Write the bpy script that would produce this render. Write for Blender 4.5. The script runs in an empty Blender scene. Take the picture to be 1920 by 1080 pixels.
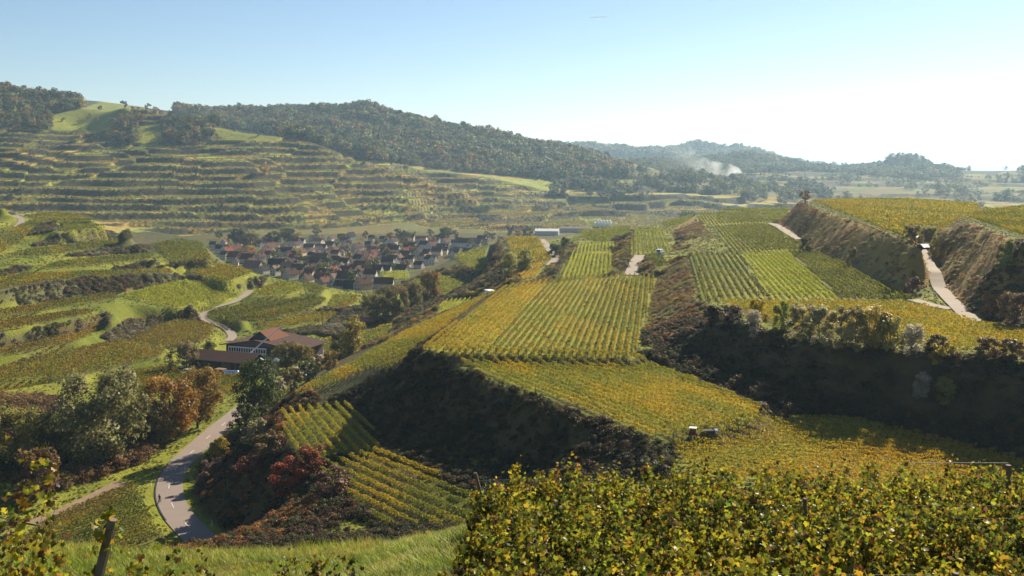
import bpy, math, random
import numpy as np
from mathutils import Vector

# ------------------------------------------------------------------ camera, sky, sun, exposure
SC = bpy.context.scene
COL = SC.collection
F, HZ = 1884.0, 303.0            # focal length and horizon line of the photograph, in photo pixels
cam_d = bpy.data.cameras.new('camera')
cam_d.sensor_fit = 'HORIZONTAL'; cam_d.sensor_width = 36.0
cam_d.lens = 36.0 * F / 1920.0
cam_d.shift_y = -(540.0 - HZ) / 1920.0
cam_d.clip_start = 0.5; cam_d.clip_end = 200000.0
cam = bpy.data.objects.new('camera', cam_d); COL.objects.link(cam)
cam.location = (0, 0, 0); cam.rotation_euler = (math.radians(90), 0, 0)
SC.camera = cam

SUN_AZ, SUN_EL = math.radians(36), math.radians(31)
SUNV = Vector((math.sin(SUN_AZ)*math.cos(SUN_EL), math.cos(SUN_AZ)*math.cos(SUN_EL), math.sin(SUN_EL)))
world = bpy.data.worlds.new('World'); SC.world = world; world.use_nodes = True
wn = world.node_tree; wn.nodes.clear()
sky = wn.nodes.new('ShaderNodeTexSky'); sky.sky_type = 'NISHITA'; sky.sun_disc = False
sky.sun_elevation = SUN_EL; sky.sun_rotation = SUN_AZ
sky.altitude = 300; sky.air_density = 0.95; sky.dust_density = 0.2; sky.ozone_density = 2.6
bg = wn.nodes.new('ShaderNodeBackground'); bg.inputs['Strength'].default_value = 0.05
wo = wn.nodes.new('ShaderNodeOutputWorld')
wn.links.new(sky.outputs[0], bg.inputs[0]); wn.links.new(bg.outputs[0], wo.inputs[0])
sun_d = bpy.data.lights.new('sun', 'SUN'); sun_d.energy = 5.0; sun_d.angle = math.radians(0.5)
sun_d.color = (1.0, 0.88, 0.66)
sun = bpy.data.objects.new('sun', sun_d); COL.objects.link(sun)
sun.rotation_euler = (-SUNV).to_track_quat('-Z', 'Y').to_euler(); sun.location = (100, 100, 200)
SC.view_settings.view_transform = 'Standard'; SC.view_settings.look = 'None'
SC.view_settings.gamma = 1.0; SC.view_settings.use_curve_mapping = False
SC.view_settings.exposure = 1.2
SC.cycles.max_bounces = 8; SC.cycles.transparent_max_bounces = 8; SC.cycles.volume_bounces = 1
SC.cycles.transmission_bounces = 4; SC.cycles.diffuse_bounces = 3; SC.cycles.glossy_bounces = 2

RNG = np.random.default_rng(7)
random.seed(7)

# ------------------------------------------------------------------ helpers
def W(u, v, z):
    """world point on height z seen at photo pixel (u, v): used once, to survey the place from the photograph"""
    Y = -z * F / (v - HZ)
    return (u - 960.0) / F * Y, Y
def WY(u, v, Y):
    return ((u - 960.0) / F * Y, Y, -(v - HZ) / F * Y)
def PX(x, y, z):
    return 960.0 + x / y * F, HZ - z / y * F

def _hash(i, j, s):
    n = (i.astype(np.int64) * 374761393 + j.astype(np.int64) * 668265263 + s * 1442695041) & 0x7fffffff
    n = ((n ^ (n >> 13)) * 1274126177) & 0x7fffffff
    return ((n ^ (n >> 16)) & 0xffff) / 65535.0
def vnoise(x, y, s=0):
    xi, yi = np.floor(x), np.floor(y); fx, fy = x - xi, y - yi
    fx = fx*fx*(3-2*fx); fy = fy*fy*(3-2*fy)
    a = _hash(xi, yi, s); b = _hash(xi+1, yi, s); c = _hash(xi, yi+1, s); d = _hash(xi+1, yi+1, s)
    return (a*(1-fx)+b*fx)*(1-fy) + (c*(1-fx)+d*fx)*fy
def fbm(x, y, s=0, o=4):
    t = 0.0; amp = 0.5
    for k in range(o):
        t = t + amp * vnoise(x, y, s + k*17); x = x*2.03+11.3; y = y*2.03+7.7; amp *= 0.5
    return t
def inpoly(x, y, poly):
    ins = np.zeros(x.shape, bool); n = len(poly)
    for i in range(n):
        x1, y1 = poly[i][0], poly[i][1]; x2, y2 = poly[(i+1) % n][0], poly[(i+1) % n][1]
        if y1 == y2: continue
        c = ((y1 > y) != (y2 > y)) & (x < (x2-x1)*(y-y1)/(y2-y1) + x1)
        ins ^= c
    return ins

def mesh_np(name, verts, faces, cols=None, smooth=False):
    """verts (N,3), faces (M,k); cols (M,3) one colour for each face"""
    verts = np.asarray(verts, np.float32); faces = np.asarray(faces, np.int32)
    me = bpy.data.meshes.new(name); m, k = faces.shape
    me.vertices.add(len(verts)); me.vertices.foreach_set('co', verts.ravel())
    me.loops.add(m*k); me.loops.foreach_set('vertex_index', faces.ravel())
    me.polygons.add(m); me.polygons.foreach_set('loop_start', np.arange(0, m*k, k, dtype=np.int32))
    try: me.polygons.foreach_set('loop_total', np.full(m, k, np.int32))
    except Exception: pass
    me.update(calc_edges=True)
    if smooth: me.polygons.foreach_set('use_smooth', np.ones(m, bool))
    if cols is not None:
        at = me.attributes.new('Col', 'FLOAT_COLOR', 'FACE')
        c = np.ones((m, 4), np.float32); c[:, :3] = cols; at.data.foreach_set('color', c.ravel())
    return me
def vcol(me, cols):
    at = me.attributes.new('Col', 'FLOAT_COLOR', 'POINT')
    c = np.ones((len(cols), 4), np.float32); c[:, :3] = cols; at.data.foreach_set('color', c.ravel())

def obj(name, me, mat=None, parent=None, loc=None, rotz=0.0):
    o = bpy.data.objects.new(name, me); COL.objects.link(o)
    if mat is not None and me is not None and len(me.materials) == 0: me.materials.append(mat)
    if parent is not None: o.parent = parent
    if loc is not None: o.location = loc
    if rotz: o.rotation_euler = (0, 0, rotz)
    return o
def tag(o, label=None, cat=None, group=None, kind=None):
    if label: o['label'] = label
    if cat: o['category'] = cat
    if group: o['group'] = group
    if kind: o['kind'] = kind
    return o
def empty(name, loc=(0, 0, 0), rotz=0.0):
    o = bpy.data.objects.new(name, None); COL.objects.link(o); o.location = loc; o.rotation_euler = (0, 0, rotz)
    o.empty_display_size = 0.2
    return o
def copy_tree(o, parent=None):
    c = o.copy(); COL.objects.link(c); c.parent = parent
    for ch in list(o.children): copy_tree(ch, c)
    return c

class MB:
    """collects boxes, tubes and prisms into one mesh"""
    def __init__(s): s.v = []; s.f = []
    def add(s, vs, fs):
        b = len(s.v); s.v += [tuple(p) for p in vs]; s.f += [tuple(b+i for i in f) for f in fs]; return s
    def box(s, x0, x1, y0, y1, z0, z1):
        return s.add([(x0,y0,z0),(x1,y0,z0),(x1,y1,z0),(x0,y1,z0),(x0,y0,z1),(x1,y0,z1),(x1,y1,z1),(x0,y1,z1)],
                     [(3,2,1,0),(4,5,6,7),(0,1,5,4),(1,2,6,5),(2,3,7,6),(3,0,4,7)])
    def tube(s, pts, rads, n=6, cap=True):
        pts = [Vector(p) for p in pts]; vs = []; fs = []
        for i, p in enumerate(pts):
            d = (pts[min(i+1, len(pts)-1)] - pts[max(i-1, 0)]).normalized()
            a = d.orthogonal().normalized() if i == 0 else (a - d*a.dot(d)).normalized()
            b = d.cross(a); r = rads[i] if hasattr(rads, '__len__') else rads
            for k in range(n):
                t = 2*math.pi*k/n; vs.append(p + (a*math.cos(t) + b*math.sin(t))*r)
        for i in range(len(pts)-1):
            for k in range(n):
                k2 = (k+1) % n; fs.append((i*n+k, i*n+k2, (i+1)*n+k2, (i+1)*n+k))
        if cap:
            fs.append(tuple(range(n-1, -1, -1))); m = (len(pts)-1)*n; fs.append(tuple(m+k for k in range(n)))
        return s.add(vs, fs)
    def prism(s, poly, y0, y1):
        """polygon in x,z pushed along y"""
        n = len(poly)
        return s.add([(x, y0, z) for x, z in poly] + [(x, y1, z) for x, z in poly],
                     [tuple(range(n)), tuple(range(2*n-1, n-1, -1))] + [(i, n+i, n+(i+1) % n, (i+1) % n) for i in range(n)])
    def mesh(s, name, bevel=0):
        me = bpy.data.meshes.new(name); me.from_pydata(s.v, [], s.f); me.update(); return me
    def build(s, name, mat, parent=None, loc=None, rotz=0.0):
        return obj(name, s.mesh(name), mat, parent, loc, rotz)

# ------------------------------------------------------------------ materials
def newmat(name):
    m = bpy.data.materials.new(name); m.use_nodes = True; m.node_tree.nodes.clear()
    return m, m.node_tree.nodes, m.node_tree.links
def plain(name, col, rough=0.8, metal=0.0, noise=0.25, scale=1.5, spec=0.3):
    m, n, l = newmat(name)
    tc = n.new('ShaderNodeTexCoord'); nz = n.new('ShaderNodeTexNoise'); nz.inputs['Scale'].default_value = scale; nz.inputs['Detail'].default_value = 5
    l.new(tc.outputs['Object'], nz.inputs['Vector'])
    mx = n.new('ShaderNodeMix'); mx.data_type = 'RGBA'
    mx.inputs['A'].default_value = (*[c*(1-noise) for c in col], 1); mx.inputs['B'].default_value = (*[min(1, c*(1+noise)) for c in col], 1)
    l.new(nz.outputs['Fac'], mx.inputs['Factor'])
    b = n.new('ShaderNodeBsdfPrincipled'); b.inputs['Roughness'].default_value = rough; b.inputs['Metallic'].default_value = metal
    b.inputs['Specular IOR Level'].default_value = spec
    l.new(mx.outputs['Result'], b.inputs['Base Color'])
    o = n.new('ShaderNodeOutputMaterial'); l.new(b.outputs[0], o.inputs[0])
    return m
def tinted(name, rough=0.85, scale=0.6, noise=0.3, spec=0.2):
    """colour of the object itself (obj.color), with grain"""
    m, n, l = newmat(name)
    oi = n.new('ShaderNodeObjectInfo'); tc = n.new('ShaderNodeTexCoord')
    nz = n.new('ShaderNodeTexNoise'); nz.inputs['Scale'].default_value = scale; nz.inputs['Detail'].default_value = 6
    l.new(tc.outputs['Object'], nz.inputs['Vector'])
    mr = n.new('ShaderNodeMapRange'); mr.inputs['To Min'].default_value = 1-noise; mr.inputs['To Max'].default_value = 1+noise
    l.new(nz.outputs['Fac'], mr.inputs['Value'])
    mx = n.new('ShaderNodeVectorMath'); mx.operation = 'SCALE'
    l.new(oi.outputs['Color'], mx.inputs[0]); l.new(mr.outputs[0], mx.inputs['Scale'])
    b = n.new('ShaderNodeBsdfPrincipled'); b.inputs['Roughness'].default_value = rough; b.inputs['Specular IOR Level'].default_value = spec
    l.new(mx.outputs[0], b.inputs['Base Color'])
    o = n.new('ShaderNodeOutputMaterial'); l.new(b.outputs[0], o.inputs[0])
    return m
def leafmat(name, mode, trans=0.42, spec=0.25, rough=0.55):
    """leaf colour: face colour 'Col', times the object's own colour or the colour given to each scattered plant"""
    m, n, l = newmat(name)
    at = n.new('ShaderNodeAttribute'); at.attribute_name = 'Col'
    col = at.outputs['Color']
    if mode != 'plain':
        if mode == 'object':
            oi = n.new('ShaderNodeObjectInfo'); tint = oi.outputs['Color']
        else:
            a2 = n.new('ShaderNodeAttribute'); a2.attribute_type = 'INSTANCER'; a2.attribute_name = 'tint'; tint = a2.outputs['Color']
        mx = n.new('ShaderNodeVectorMath'); mx.operation = 'MULTIPLY'
        l.new(col, mx.inputs[0]); l.new(tint, mx.inputs[1]); col = mx.outputs[0]
    b = n.new('ShaderNodeBsdfPrincipled'); b.inputs['Roughness'].default_value = rough; b.inputs['Specular IOR Level'].default_value = spec
    t = n.new('ShaderNodeBsdfTranslucent'); ms = n.new('ShaderNodeMixShader'); ms.inputs[0].default_value = trans
    l.new(col, b.inputs['Base Color']); l.new(col, t.inputs['Color'])
    l.new(b.outputs[0], ms.inputs[1]); l.new(t.outputs[0], ms.inputs[2])
    o = n.new('ShaderNodeOutputMaterial'); l.new(ms.outputs[0], o.inputs[0])
    return m
def groundmat(name, sc, bump, amount=0.35):
    """land cover colour of the mesh ('Col') with grain at two scales and fine relief"""
    m, n, l = newmat(name)
    at = n.new('ShaderNodeAttribute'); at.attribute_name = 'Col'
    ge = n.new('ShaderNodeNewGeometry')
    n1 = n.new('ShaderNodeTexNoise'); n1.inputs['Scale'].default_value = sc; n1.inputs['Detail'].default_value = 8; n1.inputs['Roughness'].default_value = 0.7
    n2 = n.new('ShaderNodeTexNoise'); n2.inputs['Scale'].default_value = sc*0.08; n2.inputs['Detail'].default_value = 4
    l.new(ge.outputs['Position'], n1.inputs['Vector']); l.new(ge.outputs['Position'], n2.inputs['Vector'])
    ad = n.new('ShaderNodeMath'); ad.operation = 'ADD'; l.new(n1.outputs['Fac'], ad.inputs[0]); l.new(n2.outputs['Fac'], ad.inputs[1])
    mr = n.new('ShaderNodeMapRange'); mr.inputs['From Min'].default_value = 0.6; mr.inputs['From Max'].default_value = 1.4
    mr.inputs['To Min'].default_value = 1-amount; mr.inputs['To Max'].default_value = 1+amount
    l.new(ad.outputs[0], mr.inputs['Value'])
    mx = n.new('ShaderNodeVectorMath'); mx.operation = 'SCALE'; l.new(at.outputs['Color'], mx.inputs[0]); l.new(mr.outputs[0], mx.inputs['Scale'])
    b = n.new('ShaderNodeBsdfPrincipled'); b.inputs['Roughness'].default_value = 0.95; b.inputs['Specular IOR Level'].default_value = 0.1
    l.new(mx.outputs[0], b.inputs['Base Color'])
    bp = n.new('ShaderNodeBump'); bp.inputs['Strength'].default_value = 1.0; bp.inputs['Distance'].default_value = bump
    l.new(n1.outputs['Fac'], bp.inputs['Height']); l.new(bp.outputs[0], b.inputs['Normal'])
    o = n.new('ShaderNodeOutputMaterial'); l.new(b.outputs[0], o.inputs[0])
    return m
M_GROUND = groundmat('ground_cover', 1.2, 0.5)
M_FAR = groundmat('far_ground_cover', 0.12, 3.0)
M_LEAF = leafmat('vine_leaf', 'plain', 0.45, 0.12, 0.6)
M_LEAF_FG = leafmat('near_vine_leaf', 'plain', 0.52, 0.22, 0.45)
M_LEAF_OBJ = leafmat('tree_leaf', 'object', 0.42, 0.25)
M_LEAF_INST = leafmat('scrub_leaf', 'inst', 0.38, 0.2)
M_BARK = plain('bark', (0.09, 0.065, 0.045), 0.9, noise=0.4, scale=3)
M_ASPHALT = plain('asphalt', (0.21, 0.165, 0.145), 0.85, noise=0.12, scale=0.35)
M_PATH = plain('pale_track', (0.24, 0.195, 0.16), 0.9, noise=0.18, scale=0.4)
M_DIRT = plain('dirt_track', (0.20, 0.14, 0.09), 0.95, noise=0.4, scale=0.5)
M_PAINT = plain('road_paint', (0.55, 0.53, 0.49), 0.6, noise=0.1)
M_WOOD = plain('weathered_wood', (0.13, 0.10, 0.075), 0.85, noise=0.4, scale=6)
M_WIRE = plain('wire', (0.12, 0.12, 0.12), 0.6, 0.3, noise=0.1)
M_WALL = tinted('render_wall', 0.9, 0.4, 0.12)
M_ROOF = tinted('roof_tile', 0.95, 0.8, 0.35, 0.06)
M_GLASS = plain('dark_glass', (0.02, 0.025, 0.03), 0.15, noise=0.2, spec=0.6)
M_WHITE = plain('white_paint', (0.75, 0.75, 0.73), 0.5, noise=0.08)
M_STEEL = plain('steel', (0.55, 0.57, 0.6), 0.3, 0.9, noise=0.1)
M_DARK = plain('dark_metal', (0.04, 0.04, 0.045), 0.5, noise=0.3)
M_RUBBER = plain('rubber', (0.02, 0.02, 0.02), 0.8, noise=0.2)
# ------------------------------------------------------------------ survey of the vineyard plots: (u, v[, z]) corners
def plot(name, z, pts, row, label, pal, spacing=1.9, single=False, tread=True, ht=1.45, h_end=True, ground='grass'):
    P = []
    for p in pts:
        zz = p[2] if len(p) > 2 else z
        x, y = W(p[0], p[1], zz); P.append((x, y, zz))
    P = np.array(P)
    if len(row) == 2 and not isinstance(row[0], (tuple, list)): d = np.array(row, float)
    else:
        a = W(row[0][0], row[0][1], z); b = W(row[1][0], row[1][1], z); d = np.array([b[0]-a[0], b[1]-a[1]])
    if name[0] == 'T' and name != 'T0':
        q = P[:, :2]-P[:, :2].mean(0); d = np.linalg.svd(q, full_matrices=False)[2][0]; d = d*np.sign(d[1])
    d = d / np.hypot(*d)
    A = np.c_[P[:, 0], P[:, 1], np.ones(len(P))]
    if any(len(p) > 2 for p in pts): pl = np.linalg.lstsq(A, P[:, 2], rcond=None)[0]
    else: pl = np.array([0, 0, z])
    if not isinstance(pal, str): pal = [(q[0]*1.04, q[1]*1.02, q[2]) for q in pal]
    if name[0] in 'TS' and not isinstance(pal, str): pal = [tuple(c*0.72 for c in q) for q in pal]
    return dict(name=name, P=P, d=d, plane=pl, label=label, pal=pal, spacing=spacing*0.72, single=single, tread=tread, ht=ht, ground=ground)

GOLD = [(0.493, 0.341, 0.017), (0.392, 0.304, 0.026), (0.290, 0.275, 0.032), (0.203, 0.225, 0.029)]
ORANGE = [(0.53, 0.325, 0.02), (0.50, 0.325, 0.02), (0.36, 0.265, 0.024)]
OLIVE = [(0.246, 0.246, 0.032), (0.189, 0.210, 0.032), (0.145, 0.174, 0.029), (0.319, 0.275, 0.032)]
DKGRN = [(0.102, 0.131, 0.026), (0.145, 0.160, 0.029), (0.080, 0.102, 0.022), (0.203, 0.181, 0.029)]
LIME = [(0.392, 0.420, 0.036), (0.304, 0.362, 0.036), (0.450, 0.406, 0.032), (0.232, 0.290, 0.032)]
BROWN = [(0.30, 0.205, 0.035), (0.25, 0.185, 0.032), (0.21, 0.18, 0.03), (0.35, 0.225, 0.032)]
R8 = (0.15, 1.0)
PLOTS = [
 plot('A', -36.5, [(792,662),(1188,674),(1232,520),(1100,522),(1010,532),(950,540),(880,592),(800,648)], (0.143, 0.99), 'the large central plot', 'A', 2.0, True, ht=1.3),
 plot('A2', -44, [(545,742,-52),(655,688,-52),(760,625,-50),(848,588,-47),(935,546,-39),(872,592,-38),(792,655,-38),(738,686,-42.5),(690,712,-48)], (0.30, 0.954), 'the slope plot left of the central plot', GOLD, 2.2, True, tread=False, ht=1.3),
 plot('B', -38, [(822,672),(1190,682),(1300,716),(1428,768),(1418,790),(1245,830),(1100,780),(960,724),(860,688)], (0.47, -0.88), 'the wedge plot', GOLD, 2.35, True, ht=1.3),
 plot('C1', -52, [(528,770,-52.5),(655,766,-51),(722,838,-49.5),(705,850,-50),(560,872,-53),(532,825,-53)], (0.36, -0.93), 'the knoll plot', GOLD, 2.3, True),
 plot('C2', -50, [(560,876,-53),(712,850,-49.8),(800,885,-48.5),(905,940,-47.5),(925,1000,-48.5),(720,990,-51.5),(650,935,-52.5)], (0.56, -0.83), 'the lower knoll plot', OLIVE+GOLD[:2], 2.3, True, ht=1.3),
 plot('D', -41, [(1262,840,-38.5),(1335,814,-39),(1500,794,-41),(1640,826,-41.6),(1910,890,-43.5),(1925,965,-44),(1300,905,-40)], (0.985, 0.12), 'the golden plot behind the foreground vines', ORANGE+GOLD, 2.3, True, ht=1.3),
 plot('E1', -31, [(1292,480),(1384,478),(1440,560),(1314,566)], R8, 'the plot left of the lime plot', DKGRN+OLIVE[:2], 2.3, True),
 plot('E2', -31, [(1390,478),(1474,475),(1572,565),(1445,561)], R8, 'the lime plot', LIME, 2.0, True, ht=1.3),
 plot('E3', -31, [(1480,475),(1538,478),(1712,567),(1577,566)], R8, 'the plot right of the lime plot', OLIVE+DKGRN, 2.0, True),
 plot('F', -31, [(1352,570),(1712,572),(1800,600),(1920,628),(1935,693),(1700,660),(1500,626),(1400,592)], (0.45, -0.89), 'the golden plot above the dark bank', GOLD+ORANGE[:2], 2.3, True, ht=1.3),
 plot('G', -20, [(1522,379),(1600,376),(1700,375.5),(1830,385),(1836,398),(1800,414),(1722,458),(1690,448),(1600,412)], (0.2, 0.98), 'the high plateau plot by the lone tree', OLIVE+GOLD, 1.9, False),
 plot('G2', -17, [(1815,410),(1850,398),(1930,390),(1930,452),(1890,440)], (0.28, 0.96), 'the high plot at the right edge', OLIVE+GOLD[:2], 1.9, False),
 plot('G3', -24, [(1682,452),(1712,462),(1735,462),(1722,470),(1700,470)], (0.3, 1.0), 'the short corner plot beside the track', OLIVE, 2.2, False, tread=False),
 plot('H1', -31, [(1335,427),(1440,423),(1528,473),(1378,475)], R8, 'the plot above the lime plot', OLIVE+DKGRN[:2], 2.2, True),
 plot('H0', -30.5, [(1306,402),(1418,400),(1438,419),(1326,424)], R8, 'the uppermost plateau plot', OLIVE+DKGRN[:1], 2.4, True),
 plot('H00', -30, [(1345,395),(1482,392),(1470,415),(1445,417),(1424,400)], (0.9, 0.4), 'the far corner of the plateau', OLIVE, 2.0, False),
 plot('I', -36, [(1186,430),(1240,428),(1256,474),(1182,477)], (0.12, 1), 'the plot by the van', LIME[:2]+OLIVE, 2.6, True),
 plot('I2', -34.5, [(1216,480),(1236,480),(1252,500),(1232,508)], (-0.1, 1), 'the tiny plot below the van', DKGRN, 2.2, False),
 plot('J', -40, [(1074,474),(1150,474),(1149,524),(1052,527)], (0.10, 1), 'the plot behind the central plot', LIME+GOLD[:1], 2.2, True),
 plot('J2', -40, [(1088,460),(1155,458),(1152,470),(1080,471)], (0.10, 1), 'the pale strip behind the striped plot', LIME, 2.2, False),
 plot('K', -41, [(1085,436),(1180,426),(1186,448),(1180,455),(1115,455)], (0.9, 0.3), 'the dark plot beyond the pale strip', OLIVE, 2.0, False),
 plot('K2', -37, [(1246,428),(1290,420),(1300,404),(1240,421)], (0.9, 0.3), 'the dark plot behind the striped plots', OLIVE, 2.0, False),
 plot('L', -44, [(948,448),(1010,446),(1034,489),(1000,497),(962,480)], (0.8, 0.6), 'the plot on the wooded knoll', OLIVE+GOLD, 2.0, False),
 plot('N', -42.5, [(990,499),(1020,497),(1004,524),(972,526)], (0.15, 1), 'the golden plot below the wooded knoll', ORANGE, 2.2, False),
 plot('M', -57, [(850,482),(915,462),(908,480),(915,520),(880,505)], (0.75, -0.65), 'the plot at the village edge', OLIVE, 2.2, False),
 plot('O', -63, [(775,527),(840,520),(905,550),(890,558),(790,545)], (0.9, -0.4), 'the curved plot below the village', OLIVE, 2.0, False),
 plot('P', -57, [(830,566),(893,563),(872,588),(818,588)], (0.1, 1), 'the small lime plot in the hollow', LIME, 2.4, False),
 plot('Q', -68, [(712,512),(764,510),(768,524),(722,528)], (0.1, 1), 'the garden plot beside the black barn', LIME, 2.6, False),
 plot('V1', -66, [(600,642),(690,615),(735,612),(720,640),(650,668),(610,665)], (0.8, 0.4), 'the plot behind the winery', OLIVE+GOLD[:1], 2.0, False),
 # spur on the left
 plot('T1', -64, [(-30,736),(120,710),(300,672),(308,660),(236,641),(100,666),(-30,702)], (0.62, 0.78), 'the long low terrace by the track', BROWN+GOLD[:2]+OLIVE, 1.9, False),
 plot('T0', -66, [(180,712),(310,690),(372,700),(470,702),(440,745),(330,742),(215,742)], (0.7, 0.7), 'the flat plot in front of the winery', OLIVE+GOLD[:2], 1.9, False),
 plot('T2', -61.2, [(-30,676),(70,657),(150,639),(200,612),(190,612),(140,630),(60,647),(-30,664)], (0.75, 0.66), 'the second terrace of the left spur', ORANGE+BROWN, 1.9, False),
 plot('T3', -55.7, [(-30,628),(55,612),(130,596),(215,584),(150,585),(60,598),(-30,612)], (0.8, 0.6), 'the third terrace of the left spur', BROWN+ORANGE[:1], 1.9, False),
 plot('T4', -53.7, [(-30,604,-53.7),(60,587,-53.7),(140,572,-54.3),(222,562,-55),(215,555,-55),(140,562,-54.3),(60,575,-53.7),(-30,590,-53.7)], (0.8, 0.6), 'the fourth terrace of the left spur', OLIVE+BROWN, 1.9, False),
 plot('T5', -47, [(-30,548,-46),(60,534,-47),(140,524,-48.3),(325,515,-51.5),(318,507,-51.4),(200,510,-49),(60,516,-47),(-30,524,-46)], (0.85, 0.5), 'the fifth terrace of the left spur', OLIVE+GOLD[:2], 1.9, False),
 plot('T6', -45.6, [(76,506,-45.6),(150,501,-46.6),(282,487,-48.4),(278,479,-48.4),(200,484,-47.3),(110,494,-46)], (0.85, 0.5), 'the sixth terrace of the left spur', OLIVE+GOLD[:1], 1.9, False),
 plot('T7', -43, [(14,482,-43),(60,482,-43.3),(150,470,-44),(245,459,-44.8),(245,450,-44.8),(150,459,-44),(40,474,-43)], (0.85, 0.5), 'the seventh terrace of the left spur', OLIVE+GOLD[:1], 1.9, False),
 plot('T7b', -43.2, [(-30,484),(0,478),(60,458),(118,434),(110,428),(60,446),(-30,468)], (0.75, 0.66), 'the rising terrace under the grey thicket', OLIVE+GOLD[:2], 1.9, False, tread=False),
 plot('T8', -35.9, [(120,432),(238,430),(236,427),(180,424),(118,424)], (0.9, 0.4), 'the eighth terrace of the left spur', OLIVE, 1.9, False),
 plot('T9', -33.5, [(45,407),(110,400),(170,410),(178,415),(100,416)], (0.9, 0.3), 'the top terrace of the left spur', OLIVE+GOLD[:1], 1.9, False),
 plot('S1', -47, [(291,456,-44),(330,452,-44),(380,458,-45),(396,487,-49),(330,494,-50),(306,478,-48)], (-0.75, 0.66), 'the rowed square on the spur', OLIVE, 2.3, True),
 plot('S2', -54, [(352,512),(380,499),(430,499),(474,512),(428,528),(420,529)], (0.8, 0.5), 'the plot on the spur shoulder', OLIVE+GOLD, 1.9, False),
 plot('S3', -58, [(228,557,-55),(330,580,-59.3),(400,570,-60),(450,552,-60),(395,533,-57),(330,529,-54.8)], (0.6, -0.8), 'the bright green plot on the spur', LIME+[(0.17,0.23,0.02)], 1.9, False),
 plot('S4', -64.5, [(240,640),(330,655),(398,632),(402,612),(345,602),(300,612)], (0.6, -0.8), 'the rusty plot beside the winery lane', BROWN+OLIVE[:2], 1.9, False),
 plot('S5', -62.5, [(388,588),(430,606),(520,592),(600,574),(612,562),(560,562),(470,572)], (0.8, 0.55), 'the long dark plot behind the winery', DKGRN+OLIVE, 1.9, False),
 plot('S6', -65.5, [(452,612),(520,618),(625,600),(632,590),(560,590),(500,600)], (0.8, 0.55), 'the golden strip behind the winery roof', GOLD+ORANGE[:1], 1.9, False),
 plot('S7', -60, [(472,556),(520,558),(570,545),(560,532),(530,531),(500,540)], (0.5, 0.85), 'the fanned plot on the spur nose', LIME+GOLD[:2], 2.4, False),
 plot('S8', -60.5, [(566,533),(578,529),(612,545),(600,552),(580,552)], (0.6, -0.8), 'the dark fan plot on the spur nose', DKGRN+OLIVE, 2.3, False),
 plot('S9', -64, [(612,580),(625,556),(668,556),(672,566),(640,582)], (0.6, 0.8), 'the last plot on the spur nose', GOLD+LIME, 2.3, False),
 plot('Z1', -64.5, [(40,1020),(100,968),(185,930),(248,908),(268,945),(300,1015),(180,1060)], (0.62, 0.78), 'the plot inside the road bend', DKGRN+BROWN[:2], 1.7, False, ht=1.2),
]
ROAD = [(415,1046),(400,1034),(358,994),(330,961),(317,929),(320,898),(334,874),(357,851),(400,812),(432,786),(462,762),(500,735),(540,712),(575,690),(610,660),(660,634),(700,616)]
ROADZ = [-65.0]*9 + [-65.2,-65.5,-65.8,-66,-66.2,-66.5,-67,-68]
TRACKS = [  # name, label, width, [(u,v,z)]
 ('track', 'pale farm track climbing between two scrubby banks on the right', 3.2, [(1850,618,-31.6),(1810,590,-31),(1765,545,-30),(1742,510,-28.5),(1733,485,-27),(1730,472,-26),(1745,461,-25.2)], M_PATH),
 ('track', 'short pale spur of track joining at the dark rowed plot', 3.0, [(1712,562,-30.6),(1745,572,-30.7),(1785,580,-30.8)], M_PATH),
 ('track', 'pale track end on the plateau behind the striped plots', 4.0, [(1440,419,-30.5),(1458,424,-30.6),(1480,438,-30.8),(1500,452,-31)], M_PATH),
 ('track', 'pale curving track beside the wooded knoll plot', 5.0, [(1012,448,-45),(1024,460,-45),(1030,472,-45),(1043,484,-44.5),(1034,500,-43.5)], M_PATH),
 ('track', 'short straight track below the striped plot by the van', 4.6, [(1200,479,-36.3),(1192,495,-36.6),(1183,517,-36.8)], M_PATH),
 ('track', 'pale lane curving down to the winery', 3.4, [(470,548,-61),(440,566,-61.5),(395,580,-62.6),(378,592,-63.4),(392,604,-64),(420,614,-65),(436,630,-66),(428,640,-66.3)], M_PATH),
 ('track', 'pale track at the top left of the spur', 3.4, [(-20,446,-38),(10,437,-37),(34,422,-35),(40,412,-33.5),(26,403,-31.5)], M_PATH),
 ('track', 'pale track at the left edge below the low terrace', 4.0, [(-30,746,-66.2),(30,736,-66.2),(86,727,-66.2)], M_PATH),
 ('dirt_track', 'brown dirt track beside the stream trees', 4.0, [(60,985,-65.2),(110,965,-65.2),(180,932,-65.3),(230,905,-65.3)], M_DIRT),
]

# ------------------------------------------------------------------ terrain heights: near grid solved between the surveyed levels
def solve(mask, val, it=120):
    if min(mask.shape) > 12:
        h, w = mask.shape; H, Wd = (h+1)//2, (w+1)//2
        mp = np.zeros((H*2, Wd*2)); vp = np.zeros((H*2, Wd*2)); mp[:h, :w] = mask; vp[:h, :w] = val*mask
        ms = mp.reshape(H, 2, Wd, 2).sum((1, 3)); vs = vp.reshape(H, 2, Wd, 2).sum((1, 3))
        c = solve(ms > 0, np.where(ms > 0, vs/np.maximum(ms, 1), 0), it)
        z = np.repeat(np.repeat(c, 2, 0), 2, 1)[:h, :w]
        zp = np.pad(z, 1, 'edge'); z = (zp[:-2, 1:-1]+zp[2:, 1:-1]+zp[1:-1, :-2]+zp[1:-1, 2:]+4*z)/8
    else:
        z = np.full(mask.shape, val[mask].mean() if mask.any() else 0.0); it = 400
    z = np.where(mask, val, z)
    for _ in range(it):
        zp = np.pad(z, 1, 'edge')
        z = np.where(mask, val, (zp[:-2, 1:-1]+zp[2:, 1:-1]+zp[1:-1, :-2]+zp[1:-1, 2:])*0.25)
    return z
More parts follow.
